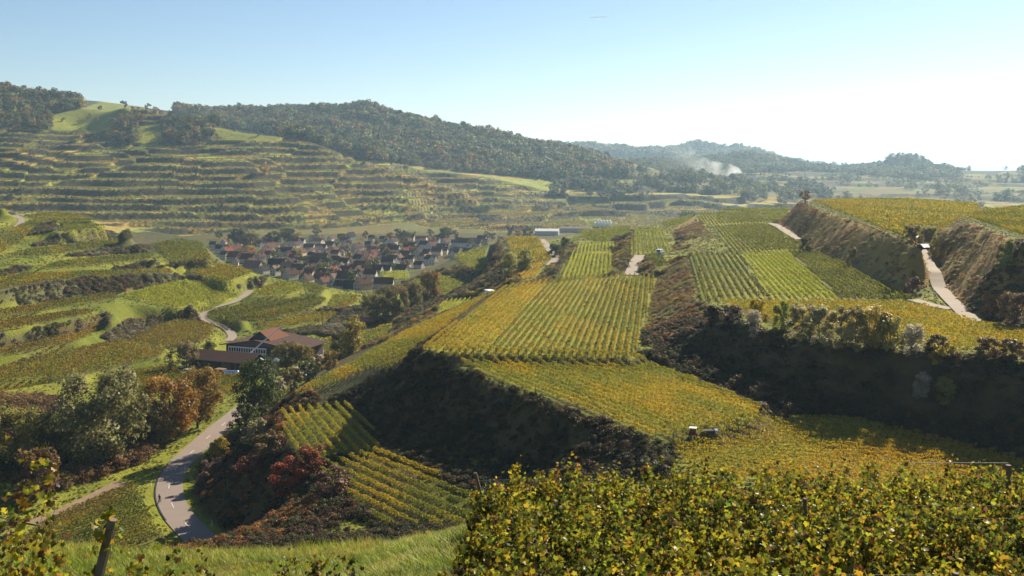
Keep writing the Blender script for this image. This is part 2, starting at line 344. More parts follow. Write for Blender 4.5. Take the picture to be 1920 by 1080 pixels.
class Grid:
    def __init__(s, x0, x1, y0, y1, d):
        s.x0, s.y0, s.d = x0, y0, d; s.nx = int((x1-x0)/d)+1; s.ny = int((y1-y0)/d)+1
        s.X, s.Y = np.meshgrid(x0+np.arange(s.nx)*d, y0+np.arange(s.ny)*d)
        s.mask = np.zeros((s.ny, s.nx), bool); s.val = np.zeros((s.ny, s.nx))
    def poly(s, P, plane, grow=0):
        ins = inpoly(s.X, s.Y, P)
        for _ in range(grow):
            p = np.pad(ins, 1); ins = ins | p[:-2, 1:-1] | p[2:, 1:-1] | p[1:-1, :-2] | p[1:-1, 2:]
        ins &= ~s.mask
        s.val[ins] = (plane[0]*s.X + plane[1]*s.Y + plane[2])[ins]; s.mask |= ins
        return ins
    def line(s, pts, over=False, width=0.0):
        for a, b in zip(pts[:-1], pts[1:]):
            L = math.hypot(b[0]-a[0], b[1]-a[1]); n = max(2, int(L/(s.d*0.5)))
            nrm = (-(b[1]-a[1])/max(L, 1e-6), (b[0]-a[0])/max(L, 1e-6))
            offs = [0.0] if width == 0 else np.arange(-width/2, width/2+0.01, s.d*0.5)
            for k in range(n+1):
                t = k/n
                for o in offs:
                    i = int(round((a[0]+(b[0]-a[0])*t+nrm[0]*o-s.x0)/s.d)); j = int(round((a[1]+(b[1]-a[1])*t+nrm[1]*o-s.y0)/s.d))
                    if 0 <= i < s.nx and 0 <= j < s.ny and (over or not s.mask[j, i]):
                        s.mask[j, i] = True; s.val[j, i] = a[2]+(b[2]-a[2])*t
    def sample(s, x, y, Z):
        fx = np.clip((np.asarray(x, float)-s.x0)/s.d, 0, s.nx-1.001); fy = np.clip((np.asarray(y, float)-s.y0)/s.d, 0, s.ny-1.001)
        i = fx.astype(int); j = fy.astype(int); fx -= i; fy -= j
        return (Z[j, i]*(1-fx)+Z[j, i+1]*fx)*(1-fy)+(Z[j+1, i]*(1-fx)+Z[j+1, i+1]*fx)*fy

FOOT = [(*W(u, v, z), z) for u, v, z in ((1195,676,-37.6),(1300,718,-38.6),(1432,766,-39.5),(1500,788,-40.6),(1640,820,-41.7),(1910,882,-43.5))]
for p in PLOTS:
    if p['name'] == 'D': p['P'] = np.array([tuple(p['P'][0]), tuple(p['P'][1])] + [(x+5.5, y+3, z) for x, y, z in FOOT[3:]] + [tuple(q) for q in p['P'][5:]])
    if p['name'] == 'F': p['P'] = np.array([tuple(q) for q in p['P'][:4]] + [(x+19, y+10.2, -31) for x, y, z in (FOOT[5], FOOT[4], FOOT[3], FOOT[2], FOOT[1])])
NG = Grid(-400, 340, 2, 716, 1.25)
def pw(pts): return [(*W(p[0], p[1], p[2]), p[2]) for p in pts]
ROADW = pw([(u, v, z) for (u, v), z in zip(ROAD, ROADZ)])
TRACKW = [pw(t[3]) for t in TRACKS]
def smooth_line(pts, n=6):
    P = [np.array(p, float) for p in pts]; P = [2*P[0]-P[1]] + P + [2*P[-1]-P[-2]]; out = []
    for i in range(1, len(P)-2):
        for k in range(n):
            t = k/n
            out.append(0.5*((2*P[i])+(-P[i-1]+P[i+1])*t+(2*P[i-1]-5*P[i]+4*P[i+1]-P[i+2])*t*t+(-P[i-1]+3*P[i]-3*P[i+1]+P[i+2])*t**3))
    out.append(P[-2]); return out
ROADS = smooth_line(ROADW); TRACKS_S = [smooth_line(t) for t in TRACKW]
NG.line(ROADS, True, 9.0)
for t, tw in zip(TRACKS, TRACKS_S): NG.line(tw, True, t[2]+1.0)
def foreground(x, y): return -4.0 - 0.21*y - np.clip((-1.2-x)*0.35, 0, 0.9)*np.clip((y-15)/8, 0, 1)
fg = (NG.Y < 27.5) & (np.abs(NG.X) < 45); NG.val[fg] = foreground(NG.X, NG.Y)[fg]; NG.mask |= fg
# the drop below the foreground shoulder
for yy, zl, zr in ((34, -14.0, -12.6), (60, -27, -23.5), (100, -46, -36.5)):
    NG.line([(-60*yy/60-10, yy, zl*1.06), (-5, yy, zl), (18+yy*0.12, yy, zr), (60+yy*.3, yy, zr*1.02)])
near_plots = [p for p in PLOTS if p['tread']]
for p in near_plots: p['_ins'] = NG.poly(p['P'], p['plane'], 1)
for k in range(5):          # flat grass strip in front of the vines of each terrace
    for p in near_plots:
        if p['name'][0] not in 'TS': continue
        a = p['_ins']; n = np.zeros_like(a); n[:-1] = a[1:]; n[:, :-1] |= a[:, 1:] & (k % 2 == 0); n[:, 1:] |= n[:, 1:] & False
        ahead = np.zeros_like(a)
        for q in (1, 2, 3): ahead[q:] |= NG.mask[:-q] & ~a[:-q]
        n &= ~NG.mask & ~ahead; pl = p['plane']
        NG.val[n] = (pl[0]*NG.X+pl[1]*NG.Y+pl[2])[n]; NG.mask |= n; p['_ins'] = a | n
YARD = [W(u, v, -66.5) for u, v in ((372,706),(500,712),(600,690),(610,650),(560,640),(430,640),(380,665))]
NG.poly(YARD, (0, 0, -66.5), 0)
for p in PLOTS:
    if p['name'] == 'A2': NG.line([tuple(q) for q in p['P'][:5]])
ctl = [(50,780,-67),(200,790,-67.5),(50,900,-66.5),(150,850,-67.5),(280,800,-66.8),(330,760,-66.6),(20,960,-65.5),(640,655,-66.8),(690,640,-67),(740,600,-70),(680,590,-69),
       (700,565,-72),(760,560,-70),(780,570,-69),(540,640,-66),(700,610,-68),(560,740,-60),(500,790,-60),(455,860,-61),(470,940,-61.5),(430,900,-64.2),(560,960,-60),(640,620,-66.5),
       (705,590,-68.5),(20,400,-30),(0,388,-26.5),(60,388,-27),(-40,400,-28),(1505,378,-20),(1650,515,-29.5),(1890,600,-29)]
for c in ctl:
    x, y = W(*c); NG.line([(x, y, c[2]), (x+2, y+2, c[2])])
# bank feet and crests seen in the photograph
NG.line(pw([(1455,424,-31),(1490,455,-31),(1545,492,-31),(1620,530,-30.8),(1700,556,-30.4)]), False, 2.0)
NG.line(pw([(1502,378,-20),(1545,398,-20),(1600,416,-20.2),(1660,440,-20.8),(1690,455,-22)]), False, 1.5)
NG.line(pw([(1800,412,-17),(1860,432,-17),(1925,458,-17)]), False, 2.0)
NG.line(pw([(1830,590,-29.5),(1925,625,-30)]), False, 2.0)
foot = FOOT
NG.line(foot, True, 1.0)
NG.line([(x+8.5, y+4.6, z+0.3) for x, y, z in foot], True, 1.0)
BANK_TOP = [(x+16.5, y+8.8, -31.0) for x, y, z in foot]
NG.line(BANK_TOP, True, 2.5)
NG.line(pw([(905,462,-50),(940,452,-44.5),(935,470,-45),(955,490,-45),(985,502,-43.5)]), False, 2.0)
NG.line(pw([(1040,500,-43),(1060,470,-42),(1085,452,-42)]))
NG.line(pw([(1260,470,-35.6),(1262,430,-36),(1300,402,-36)]))
NG.line(pw([(245,450,-43),(262,470,-45),(310,505,-47.5)]))
bedge = pw([(860,690,-38),(960,728,-38),(1100,784,-38),(1245,836,-38.3)])
NG.line([(x-6.0, y-3.2, -46.0) for x, y, z in bedge[:3]]); NG.line([(x-0.9, y-0.5, -38.6) for x, y, z in bedge])
# valley floor beyond
for yy, zz in ((560, -73), (620, -75), (690, -76), (714, -76)):
    NG.line([(-400, yy, -46 if yy < 600 else (-60 if yy < 650 else -70)), (-250, yy, -60 if yy < 600 else -70), (-195, yy, zz+1), (-60 if yy < 600 else 60, yy, zz), (120, yy, -66 if yy > 600 else -60), (340, yy, -50 if yy < 600 else -66)] if yy > 600 else [(-190, yy, zz), (-70, yy, zz)])
NG.line([(-140, 480, -71), (-100, 480, -71)]); NG.line([(-120, 430, -70.0), (-95, 430, -70.0)])
NG.mask[0, 0] = True; NG.val[0, 0] = -6
Z_RAW = solve(NG.mask, NG.val, 90)
Zp = np.pad(Z_RAW, 1, 'edge'); NZ = (Zp[:-2, 1:-1]+Zp[2:, 1:-1]+Zp[1:-1, :-2]+Zp[1:-1, 2:]+2*Z_RAW)/6
# rough banks
gy, gx = np.gradient(NZ, NG.d); NSLOPE = np.hypot(gx, gy)
flat = np.zeros(NG.mask.shape, bool)
for p in PLOTS: flat |= inpoly(NG.X, NG.Y, p['P'])
lump = (fbm(NG.X*0.16, NG.Y*0.16, 3, 4)-0.47)*np.where(NG.X < -60, 1.0, np.where(NG.Y > 205, 1.1, 2.6))
NZ = NZ + lump*np.clip((NSLOPE-0.28)*3, 0, 1)*np.where(flat, 0, 1)*np.clip((NG.Y-60)/40, 0, 1)
def zn(x, y): return NG.sample(x, y, NZ)
# ------------------------------------------------------------------ far terrain
FG = Grid(-1700, 2700, 640, 6000, 12.0)
def fl(pts, w=0.0): FG.line([WY(*p) for p in pts], True, w)
FG.line([(-1700, 640, -60), (-420, 650, -66), (-195, 660, -75), (60, 660, -76), (200, 660, -68), (420, 660, -66), (1200, 640, -70)], True)
for yy in (720, 800, 900, 1000): FG.line([(-420+(yy-720)*0.35, yy, -76), (380, yy, -76)], True)
FG.line([(-900, 800, -70), (-500, 830, -76), (-330, 960, -77)], True)
fl([(350,449,1000),(400,440.5,1050),(520,435,1090),(640,429.5,1140),(760,420,1230),(850,411,1330),(960,402,1450),(1050,396,1545)])
fl([(-200,160,1700),(0,168,1600),(60,178,1590),(130,197,1560),(200,203,1530),(235,190,1500),(280,199,1500),(330,212,1490),(400,238,1480),(480,246,1460),(560,262,1450),(640,284,1435),(700,300,1420),(800,324,1400),(900,347,1385),(980,372,1420),(1050,393,1530)])
fl([(290,250,1420),(310,300,1310),(350,360,1180),(380,420,1070)])                   # gully
fl([(150,225,1490),(170,255,1410),(200,300,1290),(215,350,1180)])                   # left shoulder
fl([(460,270,1400),(470,310,1310),(520,360,1215),(560,400,1150)])                   # right shoulder
fl([(-250,300,1250),(0,300,1250),(60,300,1255)])
fl([(720,340,1350),(760,370,1300),(800,395,1270)])
# forest ridge behind
fl([(-300,150,2300),(200,190,2300),(330,210,2250),(420,214,2230),(500,214,2200),(560,209,2150),(660,201,2100),(700,204,2080),(760,222,2060),(850,244,2040),(950,266,2020),(1080,294,2000),(1180,318,1960),(1300,334,1900),(1430,352,1800)])
fl([(620,270,1700),(720,296,1690),(850,320,1680),(960,330,1700),(1060,338,1720)])
fl([(100,240,1900),(500,262,1800)])
fl([(1060,388,1600),(1200,390,1560),(1300,392,1540),(1480,393,1545),(1700,392,1560),(1950,392,1560)])
fl([(1480,372,1800),(1600,360,2000),(1750,350,2200),(1950,345,2300)])
fl([(1330,335,2300),(1450,332,2400),(1560,328,2500),(1620,322,2700),(1780,325,2600),(1850,325,2650),(1950,316,2700),(2100,305,2800)])
fl([(1180,312,3000),(1340,300,3000),(1400,288,3000),(1450,290,3000),(1500,310,3000),(1560,330,3000),(1610,342,2950),(1640,316,2950),(1665,291,2950),(1692,286,2950),(1720,291,2950),(1750,311,2950),(1785,348,2950)])
fl([(1640,318,3400),(1785,326,3500),(2000,330,3500)])
fl([(900,300,4500),(1000,285,4500),(1085,277,4500),(1130,283,4500),(1200,290,4500),(1260,285,4500),(1325,274,4500),(1370,285,4500),(1420,292,4600),(1500,312,4800),(1600,330,5000)])
for yy in (4200, 5000, 5900): FG.line([(1350+ (yy-4200)*.3, yy, -110), (2700, yy, -110)], True)
FG.line([(-1700, 5900, -60), (900, 5900, -110)], True)
FZ = solve(FG.mask, FG.val, 60)
for _ in range(2):
    q = np.pad(FZ, 1, 'edge'); FZ = (q[:-2, 1:-1]+q[2:, 1:-1]+q[1:-1, :-2]+q[1:-1, 2:]+2*FZ)/6
hillw = np.clip((FG.Y-1040)/90, 0, 1)*np.clip((1700-FG.Y)/120, 0, 1)*np.clip((FZ+76)/25, 0, 1)
FZ = FZ + hillw*((fbm(FG.X*0.0055, FG.Y*0.0035, 81, 3)-0.45)*46 + (fbm(FG.X*0.016, FG.Y*0.010, 85, 2)-0.38)*12)
# land cover regions on the far slopes, outlined as the photograph shows them
MEADOWS = [[(70,243),(120,205),(200,180),(245,175),(240,215),(215,240),(205,245),(170,248)], [(40,232),(150,180),(235,175),(215,240),(70,244)],
           [(255,236),(305,232),(312,262),(268,272),(246,262)], [(395,236),(440,215),(500,232),(552,254),(500,266),(420,263),(395,252)]]
WOODS = [[(-300,100),(0,152),(60,163),(132,184),(190,190),(150,205),(90,215),(100,245),(40,235),(-300,300)],
         [(300,150),(420,190),(660,180),(860,225),(1090,282),(1180,320),(1050,338),(960,331),(860,322),(760,309),(700,303),(640,288),(560,264),(480,248),(400,238),(330,214)],
         [(210,235),(250,225),(262,262),(240,275),(215,262)], [(300,225),(345,215),(395,240),(400,262),(345,275),(310,265)]]
def terr(X, Y, Z):
    """terraced vineyards on the slopes: wide treads and steep banks along the contours"""
    u, v = PX(X, Y, Z)
    step = np.where(X > 90+0*(Y-1500), 13.0, 9.0)
    ph = fbm(X*0.006, Y*0.006, 21, 3)*12 + np.floor(vnoise(X*0.011+3, Y*0.007, 5)*5)*3.1
    wob = (fbm(X*0.03, Y*0.03, 9, 3)-0.47)*3.0
    q = (Z + ph + wob) / step; fr = q - np.floor(q)
    b = 0.18+0.18*vnoise(X*0.006, Y*0.006, 15)
    t = np.clip((fr-(1-b))/b, 0, 1); t = t*t*(3-2*t)
    zt = step*(np.floor(q) + t + 0.10*np.minimum(fr/(1-b), 1)*(1-t)) - ph - wob*0.3
    bank = (fr > 1-b) & (fr < 0.995)
    zone = (Y > 1010) & (Y < np.where(X > 300, 2900, 2050)) & (Z > -75)
    for P in MEADOWS+WOODS: zone &= ~inpoly(u, v, P)
    zone &= ~((Y > 1640) & (X < 60)); zone &= ~((Y > 1560) & (u < 560))
    w = np.clip((Z+75.5)/4, 0, 1)
    return np.where(zone, Z + (zt-Z)*w*0.92, Z), bank & zone, zone
def zf_arr(X, Y):
    Z = FG.sample(X, Y, FZ)
    return terr(X, Y, Z)

def grid_mesh(X, Y, Z):
    ny, nx = X.shape
    v = np.stack([X, Y, Z], -1).reshape(-1, 3)
    i = np.arange(nx-1)[None, :] + nx*np.arange(ny-1)[:, None]
    f = np.stack([i, i+1, i+1+nx, i+nx], -1).reshape(-1, 4)
    return v, f
def mixc(a, b, t): return a*(1-t[..., None]) + b*t[..., None]
# ---- near ground mesh
ys = [4.0]
while ys[-1] < 700: ys.append(ys[-1] + min(1.8, max(0.5, ys[-1]*0.005)))
ys = np.array(ys); ss = np.linspace(-1, 1, 310)
Yg = np.repeat(ys[:, None], len(ss), 1); Xg = ss[None, :]*(Yg*0.56+28)
Zg = zn(Xg, Yg)
fade = np.clip((Yg-660)/30, 0, 1); Zfar = FG.sample(Xg, np.maximum(Yg, 645), FZ); Zg = Zg*(1-fade)+Zfar*fade
v, f = grid_mesh(Xg, Yg, Zg)
GRASS = np.array([0.125, 0.15, 0.018]); GRASSB = np.array([0.21, 0.215, 0.025]); SCRUB = np.array([0.085, 0.062, 0.024]); SCRUBG = np.array([0.085, 0.085, 0.035])
SOIL = np.array([0.12, 0.085, 0.045])
gsl = NG.sample(Xg, Yg, NSLOPE)
nz = fbm(Xg*0.05, Yg*0.05, 40, 4); nf = fbm(Xg*0.3, Yg*0.3, 50, 3)
bankc = mixc(SCRUB*np.ones(Xg.shape+(3,)), SCRUBG, np.clip((nz-0.35)*4, 0, 1)*np.where(Xg < -30, 1.0, 0.45))*np.where(Xg < -60, 1.25, 1.0)[..., None]
rusty = (Yg > 200) & (Xg > 60); bankc = np.where(rusty[..., None], np.array([0.30, 0.20, 0.06])*(0.6+0.8*nf[..., None]), bankc)
SCRUB_BANDS = [[(62,462),(110,440),(245,433),(248,449),(150,456)], [(115,481),(180,468),(282,461),(276,473),(150,481)], [(205,506),(290,488),(307,503),(240,509)],
  [(-40,534),(130,526),(215,521),(330,512),(346,524),(240,546),(200,556),(80,569),(-40,578)], [(-40,632),(70,616),(100,609),(200,588),(212,600),(150,632),(70,649),(-40,662)],
  [(190,634),(240,600),(300,590),(370,574),(372,601),(300,613),(250,636),(215,642)], [(-40,708),(60,673),(150,656),(228,640),(228,646),(100,669),(-40,712)],
  [(28,442),(45,425),(105,415),(110,431),(60,441)], [(440,541),(480,521),(503,519),(492,536),(460,546)], [(596,624),(640,582),(700,568),(708,602),(660,636),(600,630)],
  [(520,588),(640,573),(690,590),(640,596),(560,592)], [(350,513),(420,531),(446,541),(400,535),(352,521)], [(-40,520),(40,500),(60,502),(20,516)], [(306,500),(350,486),(410,488),(400,496),(330,500)], [(470,630),(560,618),(640,612),(600,626),(520,632)]]
def in_bands(x, y, z):
    u, v = PX(x, y, z); r = np.zeros(x.shape, bool)
    for P in SCRUB_BANDS: r |= inpoly(u, v, P)
    return r
gcol = mixc(GRASS*np.ones(Xg.shape+(3,)), GRASSB, np.clip((nz-0.3)*3, 0, 1))
bk = np.clip((gsl-np.where(Xg < -60, 0.14, 0.20))*6 + (nf-0.45)*1.2, 0, 1)*np.clip((Yg-30)/10, 0, 1)
spur = (Xg < -60) & (Yg > 270); bk = np.where(spur, np.where(in_bands(Xg, Yg, Zg), 1.0, 0.12*nf), bk)
cg = mixc(gcol, bankc, bk)
for p in PLOTS:
    ins = inpoly(Xg, Yg, p['P'])
    t = np.where(ins, np.clip(0.15+(nf-0.4)*1.5, 0, 0.7), 0)
    if p['name'] in ('A', 'I', 'J', 'E2', 'S3', 'P', 'H0'): t = t*0.3; cg = np.where(ins[..., None], GRASSB*(0.85+0.5*nf[..., None]), cg)
    if p['name'] in ('T1', 'Z1', 'S4', 'G', 'E3'): t = t*1.2
    cg = mixc(cg, SOIL, t)
vill = (Yg > 520) & (Xg > -220) & (Xg < 20); cg = np.where(vill[..., None], np.array([0.10, 0.105, 0.035])*(0.6+0.8*nf[..., None]), cg)
me = mesh_np('vineyard_hillside', v, f, smooth=True); vcol(me, cg.reshape(-1, 3))
tag(obj('vineyard_hillside', me, M_GROUND), kind='structure')
# ---- far ground meshes
def far_patch(name, y0, y1, dy, nx, wx):
    ys = np.arange(y0, y1+dy*0.5, dy); s = np.linspace(wx[0], wx[1], nx)
    Y = np.repeat(ys[:, None], nx, 1); X = s[None, :]*Y
    Z, bank, zone = zf_arr(X, Y)
    u, vv = PX(X, Y, Z)
    n1 = vnoise(X*0.011+np.floor(vnoise(X*.004, Y*.004, 77)*4), np.round(Z/8.2)*1.7+Y*0.002, 31); n2 = fbm(X*0.02, Y*0.02, 33, 4)
    pal = np.array([[0.25, 0.23, 0.055], [0.33, 0.26, 0.05], [0.27, 0.29, 0.055], [0.33, 0.23, 0.055], [0.22, 0.22, 0.055]])  # tread colours raised: sun on the treads put into the ground colour
    k = np.clip((n1*6).astype(int), 0, 4); c = pal[k]*(0.75+0.5*n2[..., None])*np.where((Y > 1720)[..., None], 0.5, 1.0)
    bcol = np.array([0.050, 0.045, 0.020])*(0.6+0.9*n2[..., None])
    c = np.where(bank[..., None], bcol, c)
    for P in MEADOWS:
        ins = inpoly(u, vv, P) & (Y > 1250); c = np.where(ins[..., None], np.array([0.19, 0.20, 0.025])*(0.75+0.5*n2[..., None]), c)
    plain_ = (~zone) & (Y > 700) & (Z < -70) & (Y < 1700)
    cell = vnoise(np.floor(X/70+Y/400), np.floor(Y/45+X/500), 61)
    pc = np.array([[0.15, 0.125, 0.04], [0.135, 0.13, 0.04], [0.17, 0.125, 0.035], [0.14, 0.145, 0.04]])[np.clip((cell*4).astype(int), 0, 3)]
    c = np.where(plain_[..., None], pc*(0.85+0.3*n2[..., None])*np.where((Y < 1060)[..., None], 0.62, 0.9), c)
    for P in ([(1080,383),(1105,381),(1155,393),(1118,394)], [(1190,395),(1215,393),(1258,401),(1230,403)]):
        ins = inpoly(u, vv, P) & plain_; c = np.where(ins[..., None], np.array([0.20, 0.22, 0.04]), c)
    ins = inpoly(u, vv, [(1020,396),(1060,393),(1110,405),(1060,407)]) & plain_; c = np.where(ins[..., None], np.array([0.24, 0.14, 0.04]), c)
    for P in WOODS: c = np.where((inpoly(u, vv, P) & (Y > 1250))[..., None], np.array([0.06, 0.05, 0.022]), c)
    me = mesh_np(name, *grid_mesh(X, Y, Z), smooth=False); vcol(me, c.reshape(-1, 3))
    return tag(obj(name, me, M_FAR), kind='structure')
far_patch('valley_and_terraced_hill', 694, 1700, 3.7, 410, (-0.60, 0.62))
far_patch('wooded_hills', 1700, 3200, 11.0, 270, (-0.62, 0.66))
far_patch('distant_hills', 3200, 5950, 35.0, 150, (-0.3, 0.7))
me = mesh_np('distant_plain', [(-60000, 5800, -112), (60000, 5800, -112), (60000, 90000, -112), (-60000, 90000, -112)], [(0, 1, 2, 3)]); vcol(me, np.full((4, 3), 0.12))
tag(obj('distant_plain', me, M_FAR), kind='structure')

# ---- roads
def ribbon(name, pts, width, mat, dz, label=None, parent=None, off=0.0, zw=None):
    P = np.array(pts)[:, :2]; t = np.gradient(P, axis=0); t /= np.hypot(t[:, 0], t[:, 1])[:, None]; nr = np.c_[-t[:, 1], t[:, 0]]
    cols = 7; V = []
    for k in range(cols):
        q = P + nr*(off+width*(k/(cols-1)-0.5)); V.append(np.c_[q, zn(q[:, 0], q[:, 1])])
    V = np.stack(V, 1)
    if zw is not None:
        zz = np.stack([zn(*(P+nr*o).T) for o in np.linspace(-zw/2, zw/2, 7)], 1).max(1)
    else: zz = V[..., 2].max(1)
    zz = np.convolve(np.pad(zz, 4, 'edge'), np.ones(9)/9, 'valid')+0.03
    V[..., 2] = zz[:, None]+dz
    n = len(P); i = np.arange(cols-1)[None, :]+cols*np.arange(n-1)[:, None]
    f = np.stack([i, i+1, i+1+cols, i+cols], -1).reshape(-1, 4)[:, ::-1]
    o = obj(name, mesh_np(name, V.reshape(-1, 3), f), mat, parent)
    return o
def resample(pts, d):
    P = np.array(pts, float); s = np.r_[0, np.cumsum(np.hypot(*np.diff(P[:, :2], axis=0).T))]
    n = max(3, int(s[-1]/d)); q = np.linspace(0, s[-1], n); return np.c_[[np.interp(q, s, P[:, k]) for k in range(3)]].T
ROADR = resample(ROADS, 1.0)
road = tag(ribbon('road', ROADR, 5.3, M_ASPHALT, 0.10), 'grey country road bending below the vineyards', kind='structure')
for t, tw in zip(TRACKS, TRACKS_S):
    tag(ribbon(t[0], resample(tw, 1.2), t[2], t[4], 0.09), t[1], kind='structure')
L = 0.0; k = 4
while k+3 < len(ROADR)-20:
    ribbon('centre_line_dash', ROADR[k:k+4], 0.16, M_PAINT, 0.14, parent=road, zw=5.3); k += 12
ribbon('gutter_edge', ROADR[22:60], 0.22, M_DARK, 0.125, parent=road, off=2.5, zw=5.3)
# ------------------------------------------------------------------ foliage
def leaf_quads(c, size, nrm, asp=0.8, rng=RNG):
    n = len(c); size = np.broadcast_to(size, (n,))[:, None]
    nrm = nrm/np.maximum(np.linalg.norm(nrm, axis=1), 1e-6)[:, None]
    r = rng.normal(size=(n, 3)); a = np.cross(nrm, r); a /= np.maximum(np.linalg.norm(a, axis=1), 1e-6)[:, None]; b = np.cross(nrm, a)
    s = size*0.5
    v = np.stack([c-a*s, c-b*s*asp+nrm*s*0.25, c+a*s, c+b*s*asp+nrm*s*0.25], 1).reshape(-1, 3)
    return v, np.arange(n*4).reshape(-1, 4)
def ccols(cols, jit, rng=RNG):
    g = rng.normal(1, jit, (len(cols), 1)); return np.clip(cols*np.clip(g, 0.45, 1.7)*rng.normal(1, jit*0.35, (len(cols), 3)), 0.003, 0.9)

# ---- vine rows
def palette(p, ri, nr, t, s, n):
    pal = p['pal']
    if pal == 'A':
        q = ri/max(1, nr-1)
        pal = GOLD+ORANGE if q < 0.27 else (BROWN+OLIVE if q < 0.52 else OLIVE+BROWN[:2]+GOLD[:2])
        if 0.12 < q < 0.27: pal = ORANGE+GOLD[:2]
    pal = np.array(pal); m = len(pal)
    k = np.clip(((vnoise(t*0.12+ri*0.3, s*0.12+ri*0.2, 71)*0.75+RNG.random(n)*0.5-0.12)*m).astype(int), 0, m-1)
    return pal[k]
def row_geo(p, a, b, ri, nr, org):
    d = p['d']; L = b-a; s = p['_s']
    mid = p['_o'] + d*((a+b)/2) + np.array([-d[1], d[0]])*s; dist = math.hypot(mid[0], mid[1])
    q = min(0.7, max(0.19, dist*(0.00105 if dist < 330 else 0.00125))); n = max(6, int(L*2.4/(q*q)))
    t = a + RNG.random(n)*L
    plant = np.floor(t/1.15); cx = (plant+0.5)*1.15; t = t + (cx-t)*0.35*RNG.random(n)
    gap = _hash(plant, np.full(n, ri), 5)
    
    top = p['ht']*(0.86+0.28*gap)
    h = 0.35 + (top-0.35)*np.sqrt(RNG.random(n)*0.95+0.05)
    wd = 0.075+0.055*np.sin((h-0.35)/np.maximum(top-0.35, .1)*3.0)
    off = RNG.normal(0, 1, n)*wd
    x = p['_o'][0] + d[0]*t - d[1]*(s+off); y = p['_o'][1] + d[1]*t + d[0]*(s+off)
    z = zn(x, y) + h
    nr_ = np.stack([-d[1]*np.sign(off), d[0]*np.sign(off), np.full(n, 0.35)], 1) + RNG.normal(0, 0.75, (n, 3))
    c = np.stack([x, y, z], 1) - np.array(org)
    v, f = leaf_quads(c, q*RNG.uniform(0.75, 1.3, n), nr_)
    return v, f, ccols(palette(p, ri, nr, t, s, n), 0.16)
POST = MB().tube([(0, 0, 0), (0, 0, 1.5)], 0.05, 5).mesh('post'); POST.materials.append(M_WOOD)
ORD = ['first', 'second', 'third', 'fourth', 'fifth', 'sixth', 'seventh', 'eighth', 'ninth', 'tenth', 'eleventh', 'twelfth', 'thirteenth', 'fourteenth', 'fifteenth', 'sixteenth', 'seventeenth', 'eighteenth', 'nineteenth', 'twentieth']
def ordinal(k):
    if k < 20: return ORD[k]
    w = {20: 'twenty', 30: 'thirty', 40: 'forty', 50: 'fifty', 60: 'sixty'}; t = (k+1)//10*10; r = (k+1) % 10
    return {20: 'twentieth', 30: 'thirtieth', 40: 'fortieth', 50: 'fiftieth', 60: 'sixtieth'}[t] if r == 0 else w[t]+'-'+ORD[r-1]
LOOK = {'A': 'trained', 'A2': 'golden', 'B': 'golden', 'C1': 'yellow-green', 'E1': 'dark green', 'E2': 'lime', 'E3': 'olive', 'H1': 'olive', 'H0': 'dark', 'C2': 'olive', 'D': 'orange', 'F': 'golden', 'S1': 'olive', 'I': 'green', 'J': 'yellow-green'}
for p in PLOTS:
    P = p['P'][:, :2]; o = P.mean(0); p['_o'] = o; d = p['d']; nv = np.array([-d[1], d[0]])
    T = (P-o)@d; S = (P-o)@nv; rows = []
    s = math.ceil(S.min()/p['spacing'])*p['spacing']+0.3
    while s < S.max():
        xs = []
        for i in range(len(P)):
            j = (i+1) % len(P)
            if (S[i] > s) != (S[j] > s): xs.append(T[i]+(T[j]-T[i])*(s-S[i])/(S[j]-S[i]))
        xs.sort()
        for a, b in zip(xs[::2], xs[1::2]):
            if b-a > (17.0 if p['name'] == 'A2' else 7.0 if p['single'] else 2.5): rows.append((s, a, b))
        s += p['spacing']
    # count rows from the left as the photograph shows them
    rows.sort(key=lambda r: -r[0] if d[1] > 0 else r[0])
    nr = len(rows); V = []; Fc = []; Cc = []; base = 0
    for ri, (s, a, b) in enumerate(rows):
        p['_s'] = s
        m = o + d*((a+b)/2) + nv*s; org = (m[0], m[1], float(zn(m[0], m[1])))
        if p['single']:
            v, f, c = row_geo(p, a, b, ri, nr, org)
            r = obj('vine_row', mesh_np('vine_row', v, f, c), M_LEAF, loc=org)
            side = 'left' if ri < nr/2 else 'right'; k = ri if side == 'left' else nr-1-ri
            if abs(d[0]) > abs(d[1]): side = 'the back' if side == 'left' else 'the front'
            tag(r, '%s vine row, %s from %s in %s' % (LOOK[p['name']], ordinal(k), side, p['label']), 'vine row', 'vine rows of '+p['label'])
            if p['name'] in ('A', 'B', 'C1', 'E1', 'A2'):
                for e in (a, b):
                    q = o + d*(e+(-0.3 if e == a else 0.3)) + nv*s
                    obj('post', POST, None, r, (q[0]-org[0], q[1]-org[1], float(zn(q[0], q[1]))-org[2]))
        else:
            v, f, c = row_geo(p, a, b, ri, nr, (0, 0, 0))
            V.append(v); Fc.append(f+base); Cc.append(c); base += len(v)
    if V:
        r = obj('vine_plot', mesh_np('vine_plot', np.concatenate(V), np.concatenate(Fc), np.concatenate(Cc)), M_LEAF)
        tag(r, 'rows of vines on '+p['label'], 'vines', 'vine plots', 'stuff')

